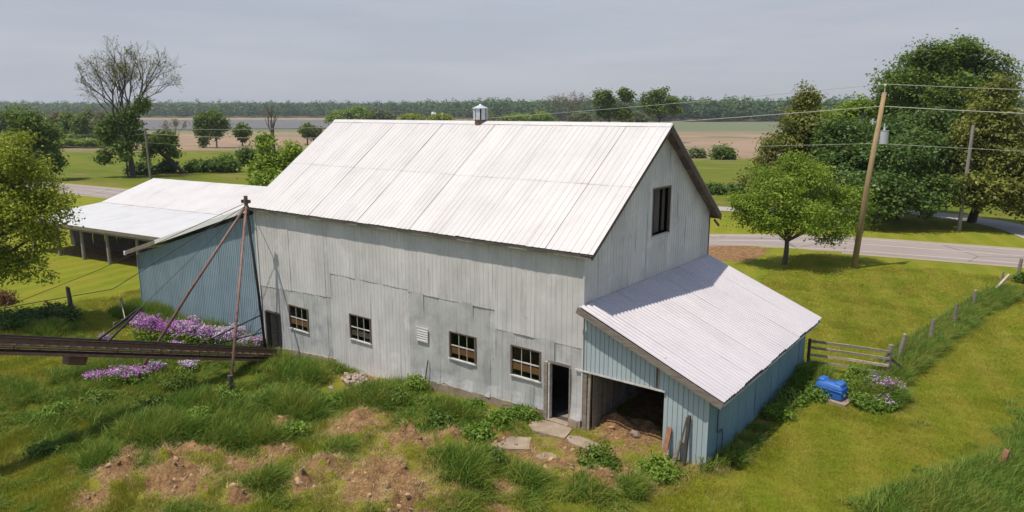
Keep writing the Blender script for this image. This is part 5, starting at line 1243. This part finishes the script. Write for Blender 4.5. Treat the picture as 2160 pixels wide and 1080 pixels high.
P[:, 2] = zg(P[:, 0], P[:, 1]) - 1; sc_ = G.uniform(.8, 1.25, n) * (.86 + .3 * vnoise(P[:, 0], P[:, 1], 140, 8))
scatter('far_forest', P, np.stack([0 * s, 0 * s, G.uniform(0, 6.28, n)], 1), np.stack([sc_ * 1.25, sc_ * 1.25, sc_], 1), G.integers(0, 4, n), fv, 'dark forest band along the horizon across the water')
print('forest', n)

# ------------------------------------------------------------------ flowers and broad-leaved weeds
def clump(name, label, cat, p, rad, h, leafm, petals, seed, group=None, nleaf=60, nfl=40, lsize=.11):
    p = np.array(p, float); root = empty(name, label, cat, group)
    L = [(p + (0, 0, h * .42), (rad, rad, h * .42)), (p + (rad * .3, 0, h * .2), (rad * .9, rad * .9, h * .25))]
    mb = MB(); r = np.random.default_rng(seed)
    for i in range(9):
        a = r.uniform(0, 6.28); q = rad * r.uniform(.2, .9); mb.tube([p + (math.cos(a) * q * .5, math.sin(a) * q * .5, -.05), p + (math.cos(a) * q, math.sin(a) * q, h * r.uniform(.7, 1))], [.008, .004], 4, cap=False)
    mb.build('stems', M[leafm], root)
    link('foliage', crown_mesh('foliage', L, nleaf, 9, lsize, lsize * .9, seed), M[leafm], root)
    for k, (pm, share) in enumerate(petals):
        L2 = [(p + (0, 0, h * .78), (rad * .92, rad * .92, h * .30))]
        link('blossoms', crown_mesh('blossoms', L2, int(nfl * share), 12, .075, .07, seed + 7 + k, inner=.4, flat=.9), M[pm], root)
    return root
FL = [(300, 722, .55, .85, 0.9), (328, 728, .6, 1.0, 1.), (358, 732, .6, 1.0, 1.), (388, 738, .6, 1.05, .8), (412, 742, .6, 1.1, .7), (440, 744, .6, 1.0, .6), (470, 742, .55, .8, .25), (498, 742, .55, .85, .3), (520, 744, .45, .7, .15), (372, 752, .4, .55, .7), (545, 742, .35, .5, .4)]
for i, (px, py, rad, h, pur) in enumerate(FL):
    clump('flower_clump', ('mostly white' if pur < .4 else 'purple and lilac' if pur > .75 else 'lilac and white') + ' flowering clump along the blue shed wall, number %d from its left end' % (i + 1) if False else ['lilac clump at the left end of the flower bed by the blue shed', 'deep purple clump second from the left end of the bed', 'deep purple clump left of the slanting mast pipe', 'lilac clump behind the slanting mast pipe', 'tall lilac and white clump in the middle of the bed', 'lilac and white clump right of the bed middle', 'mostly white clump left of the middle mast pipe', 'white flowering clump behind the middle mast pipe', 'sparse white clump just right of the middle mast pipe', 'low lilac clump in front of the flower bed', 'small pale clump beside the dark barn door'][i], 'flowers', gp(px, py), rad * random.uniform(.75, 1.05), h * random.uniform(1.15, 1.6), 'lf_weed', [('petal', pur), ('petalw', 1.05 - pur)], 700 + i, 'purple and white flowers by the blue shed', nfl=110)
for i, (px, py, rad, h, pur) in enumerate([(198, 806, .35, .5, .8), (232, 806, .4, .6, .9), (262, 806, .42, .65, .9), (300, 804, .4, .65, .8), (330, 792, .35, .55, .5), (400, 786, .4, .5, .15), (222, 728, .25, .5, .6)]):
    clump('flower_clump', ['small purple clump at the left end of the patch under the conveyor', 'purple clump second in the patch under the conveyor', 'fullest purple clump left of the pipe foot under the conveyor', 'purple clump at the slanting pipe foot', 'lilac clump right of the slanting pipe foot', 'thin white clump under the conveyor right of the pipe foot', 'lone lilac stalks behind the conveyor near the stay bars'][i], 'flowers', gp(px, py), rad, h, 'lf_weed', [('petal', pur), ('petalw', 1.05 - pur)], 730 + i, 'purple flowers under the conveyor', nfl=40)
for i, (px, py, rad, h, pur) in enumerate([(1838, 836, .3, .8, .8), (1864, 846, .32, .75, .5), (1886, 842, .3, .7, .6), (1866, 862, .25, .4, .1)]):
    clump('flower_clump', ['tall lilac stalks by the waterer, left of the split post', 'pale lilac stalks under the split post', 'lilac stalks right of the split post', 'low white flowers at the mown edge by the waterer'][i], 'flowers', gp(px, py), rad, h, 'lf_weed', [('petal', pur), ('petalw', 1.05 - pur)], 750 + i, 'flowers beside the waterer', nfl=13, nleaf=90)
for i, (px, py, rad, h, lb) in enumerate([(1790, 826, .5, .75, 'leafy weed bush right of the blue waterer'), (1812, 812, .5, .9, 'tall weed bush between waterer and rail fence'), (1830, 860, .5, .55, 'low dark weeds in front of the lilac stalks'), (1700, 806, .45, .7, 'pale weed bush at the lean-to back corner'), (1712, 838, .5, .5, 'low weeds left of the blue waterer'), (1640, 880, .4, .5, 'weeds in the shade of the lean-to wall, nearer end'), (1668, 850, .45, .6, 'weeds in the shade of the lean-to wall, farther end'),
        (1108, 882, .42, .45, 'broad-leaved weeds left of the barn doorway'), (1075, 886, .4, .4, 'broad-leaved weeds two steps left of the doorway'), (1050, 900, .4, .38, 'broad-leaved weeds beside the far slab'), (486, 852, .38, .85, 'vine-covered bush around the short dark post'), (880, 830, .35, .9, 'tall weeds at the dark stake'), (1000, 868, .4, .35, 'yellowish weeds along the bare footing')]):
    clump('weed_clump', lb, 'weeds', gp(px, py), rad, h, 'lf_weed', [], 770 + i, 'broad-leaved weeds', nleaf=150, lsize=.10)
for i in range(16):
    px, py = [(120, 880), (210, 850), (330, 870), (420, 900), (560, 860), (640, 845), (700, 860), (830, 860), (930, 900), (1010, 930), (380, 820), (90, 960), (620, 930), (1030, 985), (1260, 985), (1390, 1000)][i]
    clump('weed_clump', 'low broad-leaved weed clump among the tall grass of the yard', 'weeds', gp(px, py), random.uniform(.35, .6), random.uniform(.45, .7), 'lf_mid' if i % 3 else 'lf_weed', [], 850 + i, 'weed clumps in the yard grass', nleaf=130, lsize=.11)
clump('russet_shrub', 'russet brown shrub at the left photo edge below the yard tree', 'shrub', gp(6, 640), .7, .9, 'lf_red', [], 801, None, nleaf=120, lsize=.14)
for i, (px, py) in enumerate([(20, 690), (70, 686), (118, 676)]):
    clump('hedge_bush', ('outermost', 'middle', 'inner')[i] + ' dark leafy bush of the hedge by the dark post at far left', 'bush', gp(px, py), 1.1, 1.0, 'lf_dark', [], 810 + i, 'hedge at far left', nleaf=330, lsize=.15)

# ------------------------------------------------------------------ the air
mb = MB(); mb.box(-5600, 3600, -200, 6700, -8, 95)
hzo = mb.build('haze', None); tag(hzo, 'thin pale summer haze over the fields and lake', None, None, 'stuff')
hm = bpy.data.materials.new('summer_haze'); hm.use_nodes = True; hn = hm.node_tree.nodes; hn.remove(hn['Principled BSDF'])
pv = hn.new('ShaderNodeVolumePrincipled'); pv.inputs['Color'].default_value = (.86, .92, 1, 1); pv.inputs['Density'].default_value = .00013; pv.inputs['Anisotropy'].default_value = .2
hm.node_tree.links.new(pv.outputs[0], hn['Material Output'].inputs['Volume']); hzo.data.materials.append(hm)
